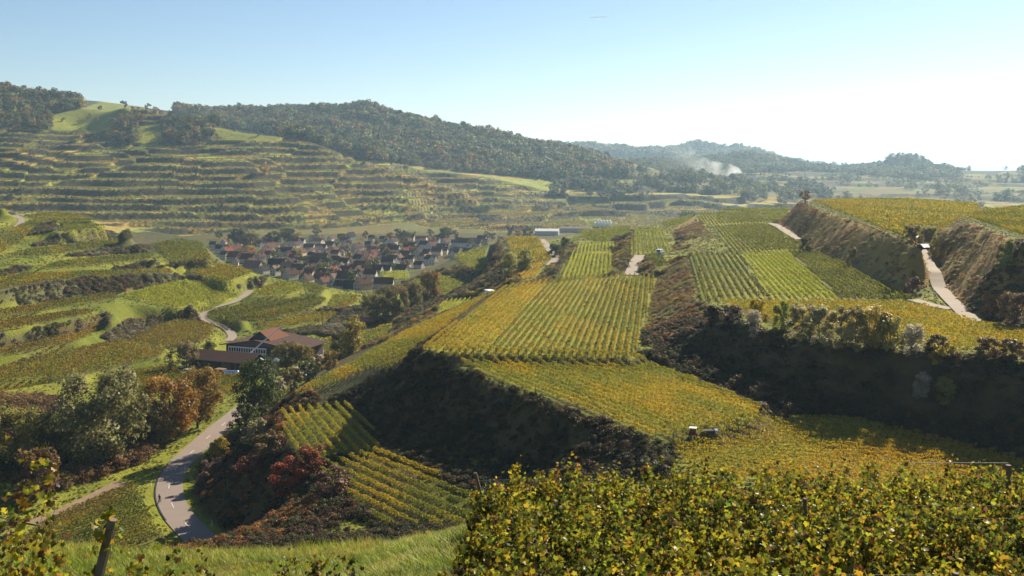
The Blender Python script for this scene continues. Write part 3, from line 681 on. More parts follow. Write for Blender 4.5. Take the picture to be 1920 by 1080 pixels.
# ---- scattered plants
PROTO = bpy.data.collections.new('plant_shapes')
def proto_coll(name, objs):
    c = bpy.data.collections.new(name)
    for k, me in enumerate(objs):
        o = bpy.data.objects.new('%s_%d' % (name, k), me); c.objects.link(o)
    return c
def blob_leaves(n, size, shape, seed, clumps=12, up=0.3, base=(0.9, 1.0)):
    """leaf faces in clumps through a crown volume; shape(u)-> radius profile over height 0..1"""
    r = np.random.default_rng(seed)
    hc = r.random(clumps)**0.8; ang = r.random(clumps)*6.283; rad = shape(hc)*np.sqrt(r.random(clumps))*0.85
    cen = np.stack([np.cos(ang)*rad, np.sin(ang)*rad, hc], 1)
    k = r.integers(0, clumps, n); sp = r.normal(0, 1, (n, 3)); sp /= np.linalg.norm(sp, axis=1)[:, None]
    cr = (0.16+0.14*r.random(clumps))
    c = cen[k] + sp*(cr[k]*r.random(n)**0.4)[:, None]*np.array([1, 1, 0.8])
    c[:, 2] = np.clip(c[:, 2], 0.0, None)
    nrm = sp + r.normal(0, 0.5, (n, 3)) + np.array([0, 0, up])
    v, f = leaf_quads(c, size*r.uniform(0.7, 1.3, n), nrm, rng=r)
    col = (r.uniform(0.72, 1.28, clumps)[k]*r.uniform(0.75, 1.25, n))[:, None]*np.ones(3)*r.normal(1, 0.06, (n, 3))
    return v, f, np.clip(col, 0.2, 2)
dome = lambda h: 0.62*np.sqrt(np.clip(1-(h*0.95)**2, 0, 1))+0.05
ball = lambda h: 0.5*np.sqrt(np.clip(1-(2*h-1)**2, 0, 1))+0.06
def m_leaf(name, args, mat):
    v, f, c = blob_leaves(*args); me = mesh_np(name, v, f, c); me.materials.append(mat); return me
BUSHES = proto_coll('bush', [m_leaf('bush', (420, 0.115, dome, 100+k, 16+3*k), M_LEAF_INST) for k in range(4)])
def tree_lo(seed, n, size, conifer=False):
    if conifer:
        r = np.random.default_rng(seed); h = r.random(n)**0.7; a = r.random(n)*6.283; rr = (1-h)*0.22*(0.55+0.6*np.abs(((h*9) % 1)))+0.01
        c = np.stack([np.cos(a)*rr, np.sin(a)*rr, 0.08+h*0.92], 1); v, f = leaf_quads(c, size, np.stack([np.cos(a), np.sin(a), 0.8+0*a], 1)+r.normal(0, .4, (n, 3)), rng=r)
        col = r.uniform(0.6, 1.3, n)[:, None]*np.ones(3)
    else:
        v, f, col = blob_leaves(n, size, ball, seed, 13, 0.4); v[:, 2] = 0.18+v[:, 2]*0.82
    me = mesh_np('forest_tree', v, f, col); me.materials.append(M_LEAF_INST); return me
FOREST = proto_coll('forest_tree', [tree_lo(200+k, 230, 0.15) for k in range(5)] + [tree_lo(230, 170, 0.15, True)])
def tuft(seed, n=26):
    r = np.random.default_rng(seed); V = []; Fs = []
    for k in range(n):
        a = r.random()*6.283; b = r.normal(0, 0.16, 2); h = r.uniform(0.4, 1.0); l = r.uniform(0.1, 0.5); w = 0.014
        d = np.array([math.cos(a), math.sin(a)]); pn = np.array([-d[1], d[0]])
        for t, ww in ((0, 1.0), (0.55, 0.8), (1, 0.12)):
            p = b + d*l*t*t; zz = h*(t-0.25*t*t*l)
            V += [(*(p-pn*w*ww), zz), (*(p+pn*w*ww), zz)]
        i = k*6; Fs += [(i, i+1, i+3, i+2), (i+2, i+3, i+5, i+4)]
    me = mesh_np('grass_tuft', V, Fs, r.uniform(0.6, 1.35, (len(Fs), 1))*np.ones(3)); me.materials.append(M_LEAF_INST); return me
TUFTS = proto_coll('grass_tuft', [tuft(300+k) for k in range(5)])
def clump(seed):
    v, f, c = blob_leaves(34, 0.42, dome, seed, 5); me = mesh_np('vine_clump', v, f, c); me.materials.append(M_LEAF_INST); return me
CLUMPS = proto_coll('vine_clump', [clump(400+k) for k in range(4)])

def scatter(name, pts, scale, tint, coll, label, cat, nproto, group=None):
    n = len(pts)
    me = bpy.data.meshes.new(name); me.vertices.add(n); me.vertices.foreach_set('co', np.asarray(pts, np.float32).ravel()); me.update()
    sc = np.asarray(scale, np.float32); sc = np.repeat(sc[:, None], 3, 1) if sc.ndim == 1 else sc
    a = me.attributes.new('psc', 'FLOAT_VECTOR', 'POINT'); a.data.foreach_set('vector', np.ascontiguousarray(sc, np.float32).ravel())
    rt = np.zeros((n, 3), np.float32); rt[:, 2] = RNG.random(n)*6.283
    a = me.attributes.new('prot', 'FLOAT_VECTOR', 'POINT'); a.data.foreach_set('vector', rt.ravel())
    a = me.attributes.new('pidx', 'INT', 'POINT')
    a.data.foreach_set('value', (RNG.integers(0, nproto, n) if np.isscalar(nproto) else np.asarray(nproto)).astype(np.int32))
    tn = np.ones((n, 4), np.float32); tn[:, :3] = tint
    a = me.attributes.new('tint', 'FLOAT_COLOR', 'POINT'); a.data.foreach_set('color', tn.ravel())
    o = obj(name, me)
    ng = bpy.data.node_groups.new(name+'_scatter', 'GeometryNodeTree')
    ng.interface.new_socket('Geometry', in_out='INPUT', socket_type='NodeSocketGeometry'); ng.interface.new_socket('Geometry', in_out='OUTPUT', socket_type='NodeSocketGeometry')
    N = ng.nodes; Lk = ng.links
    gi = N.new('NodeGroupInput'); go = N.new('NodeGroupOutput'); ip = N.new('GeometryNodeInstanceOnPoints'); ci = N.new('GeometryNodeCollectionInfo')
    ci.inputs['Collection'].default_value = coll; ci.inputs['Separate Children'].default_value = True; ci.inputs['Reset Children'].default_value = True
    def na(nm, ty):
        q = N.new('GeometryNodeInputNamedAttribute'); q.data_type = ty; q.inputs['Name'].default_value = nm; return q.outputs['Attribute']
    Lk.new(gi.outputs[0], ip.inputs['Points']); Lk.new(ci.outputs[0], ip.inputs['Instance']); ip.inputs['Pick Instance'].default_value = True
    Lk.new(na('pidx', 'INT'), ip.inputs['Instance Index']); Lk.new(na('psc', 'FLOAT_VECTOR'), ip.inputs['Scale']); Lk.new(na('prot', 'FLOAT_VECTOR'), ip.inputs['Rotation'])
    Lk.new(ip.outputs[0], go.inputs[0])
    md = o.modifiers.new('scatter', 'NODES'); md.node_group = ng
    tag(o, label, cat, group, 'stuff'); return o

# near banks: scrub
def bank_points(dens, x0, x1, y0, y1, extra=None, smin=0.30):
    n = int((x1-x0)*(y1-y0)*dens); x = RNG.uniform(x0, x1, n); y = RNG.uniform(y0, y1, n)
    ok = (NG.sample(x, y, NSLOPE) > smin) & (np.abs(x) < y*0.53+22)
    ok &= vnoise(x*0.09, y*0.09, 88)+RNG.random(n)*0.5 > 0.42
    for p in PLOTS: ok &= ~inpoly(x, y, p['P'])
    for q, wd in [(np.array(ROADS), 5.5)] + [(np.array(t), TRACKS[i][2]*0.8) for i, t in enumerate(TRACKS_S)]:
        for a in q[::2]: ok &= (x-a[0])**2+(y-a[1])**2 > wd*wd
    if extra is not None: ok &= extra(x, y)
    return x[ok], y[ok]
def tints(x, y, pal, s, jit=0.25):
    pal = np.array(pal); k = np.clip(((vnoise(x*0.06, y*0.06, s)*0.8+RNG.random(len(x))*0.5-0.15)*len(pal)).astype(int), 0, len(pal)-1)
    return ccols(pal[k], jit)
RUST = [(0.27, 0.115, 0.035), (0.33, 0.15, 0.03), (0.22, 0.13, 0.045), (0.30, 0.22, 0.05), (0.34, 0.26, 0.05), (0.22, 0.18, 0.05)]
GREYG = [(0.21, 0.195, 0.11), (0.26, 0.235, 0.15), (0.13, 0.13, 0.05), (0.17, 0.095, 0.06), (0.09, 0.085, 0.035), (0.17, 0.17, 0.05)]
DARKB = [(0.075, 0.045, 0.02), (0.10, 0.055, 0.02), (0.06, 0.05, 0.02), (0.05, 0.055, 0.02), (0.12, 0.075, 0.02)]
def scrub(name, label, dens, box, pal, seed, smin, smax, extra=None, sl=0.30, flat_=0.75):
    x, y = bank_points(dens, *box, extra, sl); n = len(x)
    s = RNG.uniform(smin, smax, n)*(0.55+0.9*vnoise(x*0.2, y*0.2, seed+5))
    z = zn(x, y)-0.15*s
    scatter(name, np.stack([x, y, z], 1), np.stack([s*1.15, s*1.15, s*flat_], 1), tints(x, y, pal, seed), BUSHES, label, 'scrub', 4, 'scrub banks')
scrub('scrub', 'grey green scrub on the terrace banks of the left spur', 1.3, (-290, -52, 270, 640), GREYG, 11, 0.8, 2.1, lambda x, y: in_bands(x, y, zn(x, y)), -1)
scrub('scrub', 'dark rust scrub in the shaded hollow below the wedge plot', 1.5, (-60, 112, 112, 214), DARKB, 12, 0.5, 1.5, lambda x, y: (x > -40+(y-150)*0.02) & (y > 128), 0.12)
scrub('scrub', 'rusty scrub on the banks between the striped plots and the tracks', 0.8, (20, 260, 200, 520), RUST, 13, 0.4, 1.35, None, 0.26, 0.5)
scrub('scrub', 'brown scrub round the wooded knoll and the striped plots', 0.45, (-60, 80, 330, 560), RUST[2:]+GREYG[2:], 14, 1.0, 2.6, lambda x, y: x > -60, 0.26)
scrub('scrub', 'dark brown and red scrub between the road bend and the knoll plot', 1.1, (-90, -12, 130, 240), DARKB+RUST[:2], 15, 0.6, 1.8, lambda x, y: x < -38+(205-y)*0.35, 0.2)

fx = [];  # dark bushes added along the bank foot, standing for its shadow
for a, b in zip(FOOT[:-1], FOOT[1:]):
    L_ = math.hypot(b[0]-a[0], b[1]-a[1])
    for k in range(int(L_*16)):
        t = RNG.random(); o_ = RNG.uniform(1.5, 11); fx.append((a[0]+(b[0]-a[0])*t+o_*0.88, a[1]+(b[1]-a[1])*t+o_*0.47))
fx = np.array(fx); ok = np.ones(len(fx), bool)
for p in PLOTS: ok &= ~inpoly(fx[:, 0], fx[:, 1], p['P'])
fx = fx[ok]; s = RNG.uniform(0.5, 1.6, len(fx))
scatter('scrub', np.c_[fx, zn(fx[:, 0], fx[:, 1])-0.1], s, tints(fx[:, 0], fx[:, 1], DARKB, 16), BUSHES, 'dark scrub added for the shadow along the foot of the big bank', 'scrub', 4, 'scrub banks')
# ------------------------------------------------------------------ single trees
def make_tree(seed, n, size, shape, clumps, trunk_h, spread=1.0, droop=0.0):
    """unit-height tree: trunk with limbs, and a crown of leaf clumps"""
    r = np.random.default_rng(seed)
    hc = trunk_h + (1-trunk_h)*(r.random(clumps)**0.85)*0.92; ang = r.random(clumps)*6.283
    prof = shape((hc-trunk_h)/(1-trunk_h))*spread; rad = prof*np.sqrt(r.uniform(0.12, 1, clumps))*0.85
    cen = np.stack([np.cos(ang)*rad, np.sin(ang)*rad, hc], 1); cr = r.uniform(0.085, 0.17, clumps)
    k = r.integers(0, clumps, n); sp = r.normal(0, 1, (n, 3)); sp /= np.linalg.norm(sp, axis=1)[:, None]
    c = cen[k] + sp*(cr[k]*r.random(n)**0.45)[:, None]*np.array([1, 1, 0.85+droop])
    c[:, 2] -= droop*r.random(n)*0.08
    v, f = leaf_quads(c, size*r.uniform(0.7, 1.35, n), sp+r.normal(0, 0.6, (n, 3))+np.array([0, 0, 0.3]), rng=r)
    col = (r.uniform(0.7, 1.3, clumps)[k]*r.uniform(0.7, 1.3, n))[:, None]*np.ones(3)*r.normal(1, 0.07, (n, 3))
    crown = mesh_np('crown', v, f, np.clip(col, 0.15, 2)); crown.materials.append(M_LEAF_OBJ)
    mb = MB(); w = r.normal(0, 0.015, (4, 2))
    mb.tube([(0, 0, -0.02), (w[0, 0], w[0, 1], trunk_h*0.5), (w[1, 0], w[1, 1], trunk_h+0.1), (w[2, 0], w[2, 1], 0.62), (w[3, 0], w[3, 1], 0.88)], [0.03, 0.023, 0.018, 0.010, 0.003], 6)
    for q in range(min(clumps, 14)):
        z0 = min(0.7, max(trunk_h*0.8, cen[q, 2]-0.25)); p1 = cen[q]
        mb.tube([(w[1, 0]*z0, w[1, 1]*z0, z0), (p1[0]*0.5, p1[1]*0.5, (z0+p1[2])/2+0.02), tuple(p1)], [0.011, 0.008, 0.003], 5)
    tm = mb.mesh('trunk'); tm.materials.append(M_BARK)
    return tm, crown
tall = lambda h: 0.20*np.sqrt(np.clip(1-(2*h*0.95-0.9)**2, 0, 1))+0.03
TREES = {'willow': [make_tree(501+k, 9000, 0.034, ball, 60, 0.10, 1.0, 0.25) for k in range(2)],
         'round': [make_tree(511+k, 7500, 0.034, ball, 52, 0.13, 0.92) for k in range(3)],
         'tall': [make_tree(521+k, 3600, 0.036, tall, 34, 0.08, 1.0) for k in range(2)],
         'bush': [make_tree(531+k, 3200, 0.06, dome, 34, 0.02, 0.85) for k in range(3)],
         'small': [make_tree(541+k, 700, 0.085, ball, 22, 0.2, 0.9) for k in range(3)],
         'smalltall': [make_tree(551, 300, 0.10, tall, 14, 0.1, 1.0)],
         'thicket': [make_tree(561+k, 5200, 0.045, dome, 48, 0.02, 1.0) for k in range(2)]}
_tc = {}
def tree(kind, x, y, z, h, tint, label, wide=1.0, group=None, name=None, cat=None):
    tint = tuple(min(0.5, c*1.35) for c in tint)
    k = _tc.get(kind, 0); _tc[kind] = k+1
    tm, cm = TREES[kind][k % len(TREES[kind])]
    bush = kind in ('bush', 'thicket')
    e = empty(name or ('shrub' if bush else 'tree'), (x, y, z), RNG.random()*6.28); e.scale = (h*wide, h*wide, h)
    obj('trunk', tm, None, e); c = obj('crown', cm, None, e); c.color = (*tint, 1)
    tag(e, label, cat or ('shrub' if bush else 'tree'), group); return e
def tree_px(kind, u, v, zest, h, tint, label, wide=1.0, group=None, dz=0.0):
    """foot of the tree at photo pixel (u, v) on ground of about height zest"""
    x, y = W(u, v, zest); return tree(kind, x, y, float(zn(x, y))-0.2+dz, h, tint, label, wide, group)
OL = (0.16, 0.15, 0.055); ORG = (0.21, 0.115, 0.02); YEL = (0.28, 0.21, 0.02); DG = (0.045, 0.06, 0.014); BR = (0.13, 0.075, 0.025); LG = (0.13, 0.15, 0.025); SILV = (0.30, 0.27, 0.19); RED = (0.22, 0.05, 0.02)
for a in [('willow',185,884,-67,20.5,OL,'large olive willow standing over the stream, tallest of the stream trees',1.0),
          ('willow',28,890,-66.5,13,(0.19,0.17,0.04),'pale olive willow at the left picture edge',1.0),
          ('round',95,880,-66.5,12,(0.10,0.10,0.03),'dark olive tree between the two willows',1.0),
          ('bush',68,950,-66,10,BR,'dark russet rounded tree in front of the willows',1.0),
          ('round',318,838,-66.5,15.5,ORG,'orange brown tree left of the road, nearer of a pair',0.9),
          ('round',372,812,-66.3,15,(0.19,0.12,0.022),'orange brown tree left of the road, farther of a pair',0.85),
          ('round',285,850,-66.5,11,(0.12,0.10,0.035),'grey green tree behind the large willow',0.9),
          ('round',255,838,-66.5,9,YEL,'small yellow tree at the foot of the large willow',1.0),
          ('round',478,818,-63,15.5,DG,'dark green tree on the right side of the road',0.78),
          ('bush',460,835,-62,7,(0.06,0.07,0.02),'dark shrub at the foot of the dark green tree',1.0),
          ('bush',412,872,-64,5.2,YEL,'small yellow shrub at the edge of the road',0.9),
          ('bush',395,905,-64,4.6,(0.17,0.10,0.06),'pinkish brown shrub at the inside of the road bend',1.3),
          ('bush',480,845,-60,6,(0.20,0.18,0.09),'pale grey green shrub above the road',1.0),
          ('bush',540,945,-58,5.2,RED,'bright red shrub on the scrub slope',1.5),
          ('bush',585,930,-57,4.5,(0.17,0.05,0.022),'dark red shrub beside the bright red one',1.5),
          ('bush',475,915,-61,5.2,(0.14,0.045,0.022),'deep red shrub low on the scrub slope',1.4),
          ('bush',620,968,-56,4.5,(0.14,0.08,0.05),'purplish brown shrub at the end of the scrub slope',1.5),
          ('bush',505,890,-59,5.0,(0.13,0.085,0.03),'brown shrub between the red shrubs and the knoll plot',1.4),
          ('thicket',345,698,-66.4,9.5,(0.14,0.11,0.045),'large brown green thicket left of the winery shed',0.95),
          ('bush',395,672,-66,7,(0.17,0.17,0.03),'yellow green shrub beside the winery gable',0.7),
          ('round',536,694,-66.5,9.5,(0.12,0.10,0.022),'olive tree in front of the winery',1.0),
          ('round',566,692,-66.5,8,(0.15,0.12,0.022),'golden olive tree in front of the winery roof corner',1.0),
          ('tall',658,683,-66.5,13.5,(0.20,0.16,0.02),'slim yellow poplar beyond the winery',1.15),
          ('round',640,672,-66.5,9,(0.11,0.09,0.03),'brown green tree at the right end of the winery roof',1.0),
          ('bush',590,700,-65,6,(0.14,0.11,0.025),'olive shrub right of the winery yard',1.1),
          ('bush',620,705,-62,5.4,(0.18,0.12,0.02),'golden shrub beside the bright grass strip',1.0),
          ('bush',545,735,-62,7,(0.13,0.10,0.03),'brown shrub behind the dark green tree',1.1),
          ('bush',510,760,-61,6.5,(0.09,0.09,0.025),'dark shrub right behind the dark green tree',1.1),
          ('bush',575,720,-63,6,(0.10,0.11,0.025),'green shrub below the winery roof',1.1),
          ('round',708,616,-69,13,(0.13,0.11,0.03),'brown green tree in the hollow, leftmost of the clump',0.85),
          ('round',742,612,-69,13.5,(0.15,0.11,0.035),'brown tree in the middle of the hollow clump',0.8),
          ('round',770,605,-69,12.5,(0.11,0.10,0.03),'olive tree right of the hollow clump',0.8),
          ('tall',800,592,-68,15,(0.19,0.13,0.05),'bare brown poplar in the hollow, left of two',0.8),
          ('tall',814,588,-67,14,(0.22,0.14,0.03),'golden brown poplar in the hollow, right of two',0.8),
          ('round',720,590,-70,10,(0.10,0.09,0.025),'dark tree behind the hollow clump',0.9),
          ('round',690,600,-69,8,(0.13,0.13,0.03),'small green tree beside the spur nose',0.9),
          ('tall',955,524,-47,11,(0.22,0.21,0.06),'pale yellow poplar below the wooded knoll, left of two',1.3),
          ('tall',985,522,-45,10,(0.21,0.20,0.05),'pale yellow poplar below the wooded knoll, right of two',1.3),
          ('thicket',930,505,-50,8,(0.11,0.075,0.03),'brown thicket on the flank of the wooded knoll',1.0),
          ('bush',1040,478,-43,7,(0.06,0.075,0.03),'dark green shrub beside the curving track',1.0),
          ('bush',1062,462,-42,6,(0.08,0.085,0.03),'dark shrub above the curving track',1.0),
          ('small',1510,380,-20,6.3,(0.17,0.085,0.03),'lone russet tree on the plateau corner',0.95),
          ('bush',1716,522,-28.6,4.6,(0.15,0.12,0.05),'brown shrub beside the parked cars on the track',1.0),
          ('bush',1712,545,-29.6,4.6,(0.12,0.08,0.05),'purplish shrub below the parked cars',0.9),
          ('bush',1705,487,-26,4,(0.17,0.12,0.04),'small shrub above the parked cars',1.0),
          ('bush',1512,455,-27,6,(0.06,0.06,0.025),'dark shrub on the rusty bank, upper left',0.8),
          ('bush',1598,485,-28,5.5,(0.14,0.12,0.04),'slim olive shrub in the middle of the rusty bank',0.6),
          ('bush',1885,520,-24,6,(0.12,0.13,0.03),'green shrub on the right bank',0.8),
          ('bush',1860,560,-27,5,(0.18,0.09,0.02),'orange shrub low on the right bank',0.9),
          ('thicket',1900,585,-28,6,(0.12,0.075,0.035),'brown thicket at the foot of the right bank',1.0)]:
    tree_px(*a)
# shrubs along the top of the big shaded bank; poplars' backlight put into pale tints
def along_top(u):
    best = min(range(200), key=lambda k: abs(PX(*bt(k/199.0))[0]-u)); return bt(best/199.0)
def bt(t):
    q = t*(len(BANK_TOP)-1); i = min(int(q), len(BANK_TOP)-2); f_ = q-i
    return tuple(np.array(BANK_TOP[i])*(1-f_)+np.array(BANK_TOP[i+1])*f_)
TOPS = [('bush',1300,3.0,DARKB[0],'dark shrub at the left end of the shaded bank',1.4,0),('bush',1335,3.2,DARKB[2],'dark shrub on the shaded bank top, second from its left end',1.4,0),('bush',1372,3.4,DARKB[0],'dark shrub left of the yellow shrub on the bank top',1.4,0),
        ('bush',1412,5.4,YEL,'yellow shrub on top of the shaded bank',0.75,1),('bush',1455,5.8,(0.20,0.22,0.03),'lime shrub on top of the shaded bank',0.75,1),
        ('tall',1437,5.0,SILV,'small silvery shrub below the lime shrub',1.2,-3),
        ('bush',1512,6.2,(0.27,0.24,0.11),'pale grey poplar thicket on the bank, leftmost of the row',0.95,-1),('bush',1545,6.6,(0.29,0.26,0.13),'pale grey poplar thicket on the bank, second of the row',0.9,-1),
        ('bush',1580,6.8,(0.27,0.23,0.11),'pale grey poplar thicket on the bank, third of the row',0.85,-0.5),('bush',1612,6.8,(0.26,0.22,0.09),'pale grey poplar thicket on the bank, fourth of the row',0.8,-0.5),
        ('tall',1645,7.6,(0.28,0.21,0.03),'upright golden poplar at the right end of the poplar row',1.6,0),('bush',1676,6.2,(0.24,0.22,0.06),'yellow green poplar thicket right of the golden poplar',0.8,-1),
        ('tall',1728,5.5,SILV,'silvery shrub on the bank right of the poplars',1.3,-2),('bush',1760,3.6,(0.10,0.08,0.03),'dark shrub on the bank right of the silvery shrub',1.2,0),('small',1790,4.6,YEL,'bright yellow small tree near the right end of the bank',1.0,-3),
        ('tall',1775,4.4,SILV,'pale bare shrub below the bright yellow small tree',1.4,-6),('tall',1822,4.4,(0.18,0.19,0.04),'green upright shrub low on the right of the bank',1.4,-6),('bush',1850,3.4,DARKB[1],'dark shrub on the bank top near the right edge',1.3,0),('bush',1900,3.6,DARKB[0],'dark shrub on the bank top at the right edge',1.3,0)]
for kind, u, h, t, lab, wd, back in TOPS:
    x, y, z = along_top(u); x += back*0.88; y += back*0.46
    tree(kind, x, y, float(zn(x, y))-0.25, h, t, lab, wd)
# trees on the far hill: crest and meadows
def ztree(u, v, Y0, Y1):
    """ground distance seen at a far pixel"""
    Ys = np.linspace(Y0, Y1, 400); X = (u-960)/F*Ys; Z = zf_arr(X, Ys)[0]; vv = PX(X, Ys, Z)[1]
    k = int(np.argmin(np.abs(vv-v))); return X[k], Ys[k], Z[k]
HT = [(147,198,13,BR,'rounded tree on the meadow crest beside the wood'),(187,200,9,BR,'rounded tree alone on the bare meadow crest'),(233,196,12,(0.07,0.06,0.03),'highest dark tree on the hill crest'),(249,196,6,BR,'small bare tree right of the highest crest tree'),
      (259,198,5,BR,'low tree in the crest row'),(277,203,11,(0.13,0.11,0.05),'pale green tree in the crest row'),(292,206,11,(0.15,0.085,0.03),'broad brown tree in the crest row'),(302,208,9,BR,'brown tree in the crest row'),(320,211,12,(0.08,0.06,0.03),'airy dark tree at the right end of the crest row'),
      (265,232,15,(0.20,0.11,0.03),'orange tree on the slope below the crest'),(225,225,10,(0.18,0.12,0.04),'yellow brown tree left of the orange tree'),(118,228,7,OL,'small round tree in the left meadow shade'),(165,226,8,OL,'olive tree in the left meadow, left of a pair'),(181,228,8,OL,'olive tree in the left meadow, right of a pair'),(169,220,6,(0.19,0.10,0.03),'small orange tree in the left meadow'),
      (75,245,8,BR,'brown tree at the meadow foot'),(310,256,9,(0.12,0.12,0.05),'pale shrub at the right meadow edge'),(305,272,8,OL,'olive shrub under the right meadow'),(484,256,8,(0.06,0.07,0.03),'dark green tree on the right meadow'),(466,252,6,(0.07,0.07,0.03),'small dark tree on the right meadow'),(440,247,6,BR,'small brown tree on the right meadow'),(425,240,8,BR,'brown tree at the top of the right meadow'),
      (495,325,15,(0.30,0.19,0.03),'lone yellow poplar on the terraces'),(762,300,9,(0.30,0.17,0.03),'lone golden tree at the wood edge'),(400,328,7,(0.2,0.15,0.03),'small tree on a terrace edge'),(415,390,9,(0.08,0.06,0.03),'dark shrub clump on the lower terraces'),(405,384,7,BR,'brown shrub beside the dark clump on the terraces'),(380,280,12,OL,'pale tree in the shaded gully'),(365,275,11,BR,'brown tree in the shaded gully'),
      (215,255,11,BR,'brown tree between the two meadows'),(230,262,12,(0.14,0.085,0.03),'russet tree between the two meadows'),(245,255,9,BR,'small russet tree between the two meadows'),(205,262,10,(0.18,0.11,0.03),'golden tree at the foot of the left meadow'),(330,232,9,BR,'brown tree below the crest row'),(350,240,10,OL,'olive tree below the crest row'),(60,240,12,(0.19,0.12,0.03),'golden tree at the wood edge'),(30,248,13,(0.17,0.10,0.03),'orange tree at the wood edge'),(80,236,12,(0.20,0.12,0.03),'amber tree at the wood edge')]
for u, v_, h, t, lab in HT:
    x, y, z = ztree(u, v_, 1120, 1640); tree('small' if 'poplar' not in lab else 'smalltall', x, y, z-0.5, h, t, lab, 1.0 if 'poplar' not in lab else 1.5, 'trees on the far hill')
# ---- woods, far vines and bank scrub
def far_pts(n, x0, x1, y0, y1, fn):
    x = RNG.uniform(x0, x1, n); y = RNG.uniform(y0, y1, n); z, bank, zone = zf_arr(x, y); u, v = PX(x, y, z)
    ok = (u > -260) & (u < 2180) & fn(x, y, z, u, v, bank, zone); return x[ok], y[ok], z[ok]
AUT = [(0.15, 0.085, 0.025), (0.13, 0.095, 0.03), (0.10, 0.085, 0.03), (0.085, 0.08, 0.028), (0.18, 0.11, 0.03), (0.075, 0.075, 0.03), (0.12, 0.075, 0.03)]
def wood(name, label, n, box, fn, smin, smax, pal=AUT, con=0.015):
    x, y, z = far_pts(n, *box, fn); k = len(x); s = RNG.uniform(smin, smax, k)*(0.55+0.8*vnoise(x*0.02, y*0.02, 45))*RNG.choice([0.7, 1.0, 1.25], k)
    idx = np.where(RNG.random(k) < con, 5, RNG.integers(0, 5, k)); t = tints(x*0.25, y*0.25, pal, 19, 0.32)*1.35*np.array([0.92, 1.08, 1.0])
    t[idx == 5] = np.array([0.035, 0.045, 0.022])
    scatter(name, np.stack([x, y, z-0.05*s], 1), np.stack([s, s, s*np.where(idx == 5, 1.35, 1.0)], 1), t, FOREST, label, 'wood', idx)
wood('wood', 'autumn wood on the hilltop at the far left', 6500, (-1150, -560, 1280, 1760), lambda x, y, z, u, v, b, zo: inpoly(u, v, WOODS[0]), 10, 16)
wood('wood', 'autumn wood covering the long ridge in the middle', 23000, (-1150, 330, 1425, 2320), lambda x, y, z, u, v, b, zo: inpoly(u, v, WOODS[1]) & ((y > 1600) | (z > 20) & (y > 1480) | (u > 690) & (y > 1425)), 11, 17, AUT[:4]+AUT[5:])
wood('wood', 'thicket on the hill slope between the meadows', 2500, (-620, -380, 1150, 1500), lambda x, y, z, u, v, b, zo: (inpoly(u, v, WOODS[2]) | inpoly(u, v, WOODS[3])), 7, 12, AUT, 0)
wood('wood', 'dark belts of trees along the big terraces of the valley side', 9000, (60, 620, 1600, 2150), lambda x, y, z, u, v, b, zo: b & (v < 372) & (vnoise(x*0.012, y*0.03, 4) > 0.34), 7, 13, AUT[2:4]+AUT[5:6], 0)
wood('wood', 'woods on the distant hills at the right', 20000, (300, 2300, 2250, 3150), lambda x, y, z, u, v, b, zo: (z > -46+24*vnoise(x*0.004, y*0.004, 6)), 8, 13, AUT[2:4]+AUT[5:6], 0)
wood('wood', 'woods on the farthest blue hills', 9000, (-200, 1500, 4050, 4800), lambda x, y, z, u, v, b, zo: z > -60, 20, 30, AUT[2:4], 0)
wood('wood', 'scattered trees in the wide valley at the right', 3000, (350, 1450, 1560, 2500), lambda x, y, z, u, v, b, zo: (vnoise(x*0.01, y*0.01, 8) > 0.62) | b & (vnoise(x*0.006, y*0.01, 18) > 0.45), 6, 11, AUT[2:4]+AUT[5:6], 0)
x, y, z = far_pts(110000, -760, 330, 1030, 1660, lambda x, y, z, u, v, b, zo: zo & ~b); k = len(x)
scatter('far_vines', np.stack([x, y, z-0.15], 1), np.stack([RNG.uniform(1.2, 2.2, k), RNG.uniform(1.2, 2.2, k), RNG.uniform(0.7, 1.2, k)], 1),
        tints(x*0.3, z*2.2, [(0.33, 0.26, 0.06), (0.27, 0.27, 0.055), (0.38, 0.30, 0.05), (0.25, 0.25, 0.06), (0.35, 0.24, 0.06)], 23, 0.2), CLUMPS, 'vines on the terraces of the far hill', 'vines', 4)  # tread vines brightened, their sunlit look put into the tint
x, y, z = far_pts(26000, -760, 330, 1030, 1660, lambda x, y, z, u, v, b, zo: b); k = len(x); s = RNG.uniform(0.8, 2.2, k)*(0.4+1.1*vnoise(x*0.02, y*0.02, 3))
scatter('far_scrub', np.stack([x, y, z-0.3], 1), s, tints(x*0.3, y*0.3, [(0.075, 0.06, 0.025), (0.10, 0.075, 0.03), (0.055, 0.055, 0.022), (0.09, 0.085, 0.04)], 29, 0.25), CLUMPS, 'dark scrub on the terrace banks of the far hill', 'scrub', 4)
# ------------------------------------------------------------------ buildings
EX = np.array([0.940, -0.342]); EY = np.array([0.342, 0.940]); ROT = math.atan2(EX[1], EX[0])
WIN = MB().box(-0.5, 0.5, -0.06, 0.06, -0.65, 0.65).mesh('window'); WIN.materials.append(M_GLASS)
FRM = MB(); FRM.box(-0.62, -0.5, -0.04, 0.09, -0.77, 0.77); FRM.box(0.5, 0.62, -0.04, 0.09, -0.77, 0.77); FRM.box(-0.5, 0.5, -0.04, 0.09, 0.65, 0.77); FRM.box(-0.7, 0.7, -0.14, 0.09, -0.79, -0.66)
FRM = FRM.mesh('frame'); FRM.materials.append(M_WHITE)
DOOR = MB().box(-0.55, 0.55, -0.07, 0.05, 0, 2.1).mesh('door'); DOOR.materials.append(M_WOOD)
CHIM = MB(); CHIM.box(-0.35, 0.35, -0.35, 0.35, 0, 1.6); CHIM.box(-0.45, 0.45, -0.45, 0.45, 1.6, 1.75); CHIM = CHIM.mesh('chimney'); CHIM.materials.append(plain('brick', (0.22, 0.10, 0.07)))
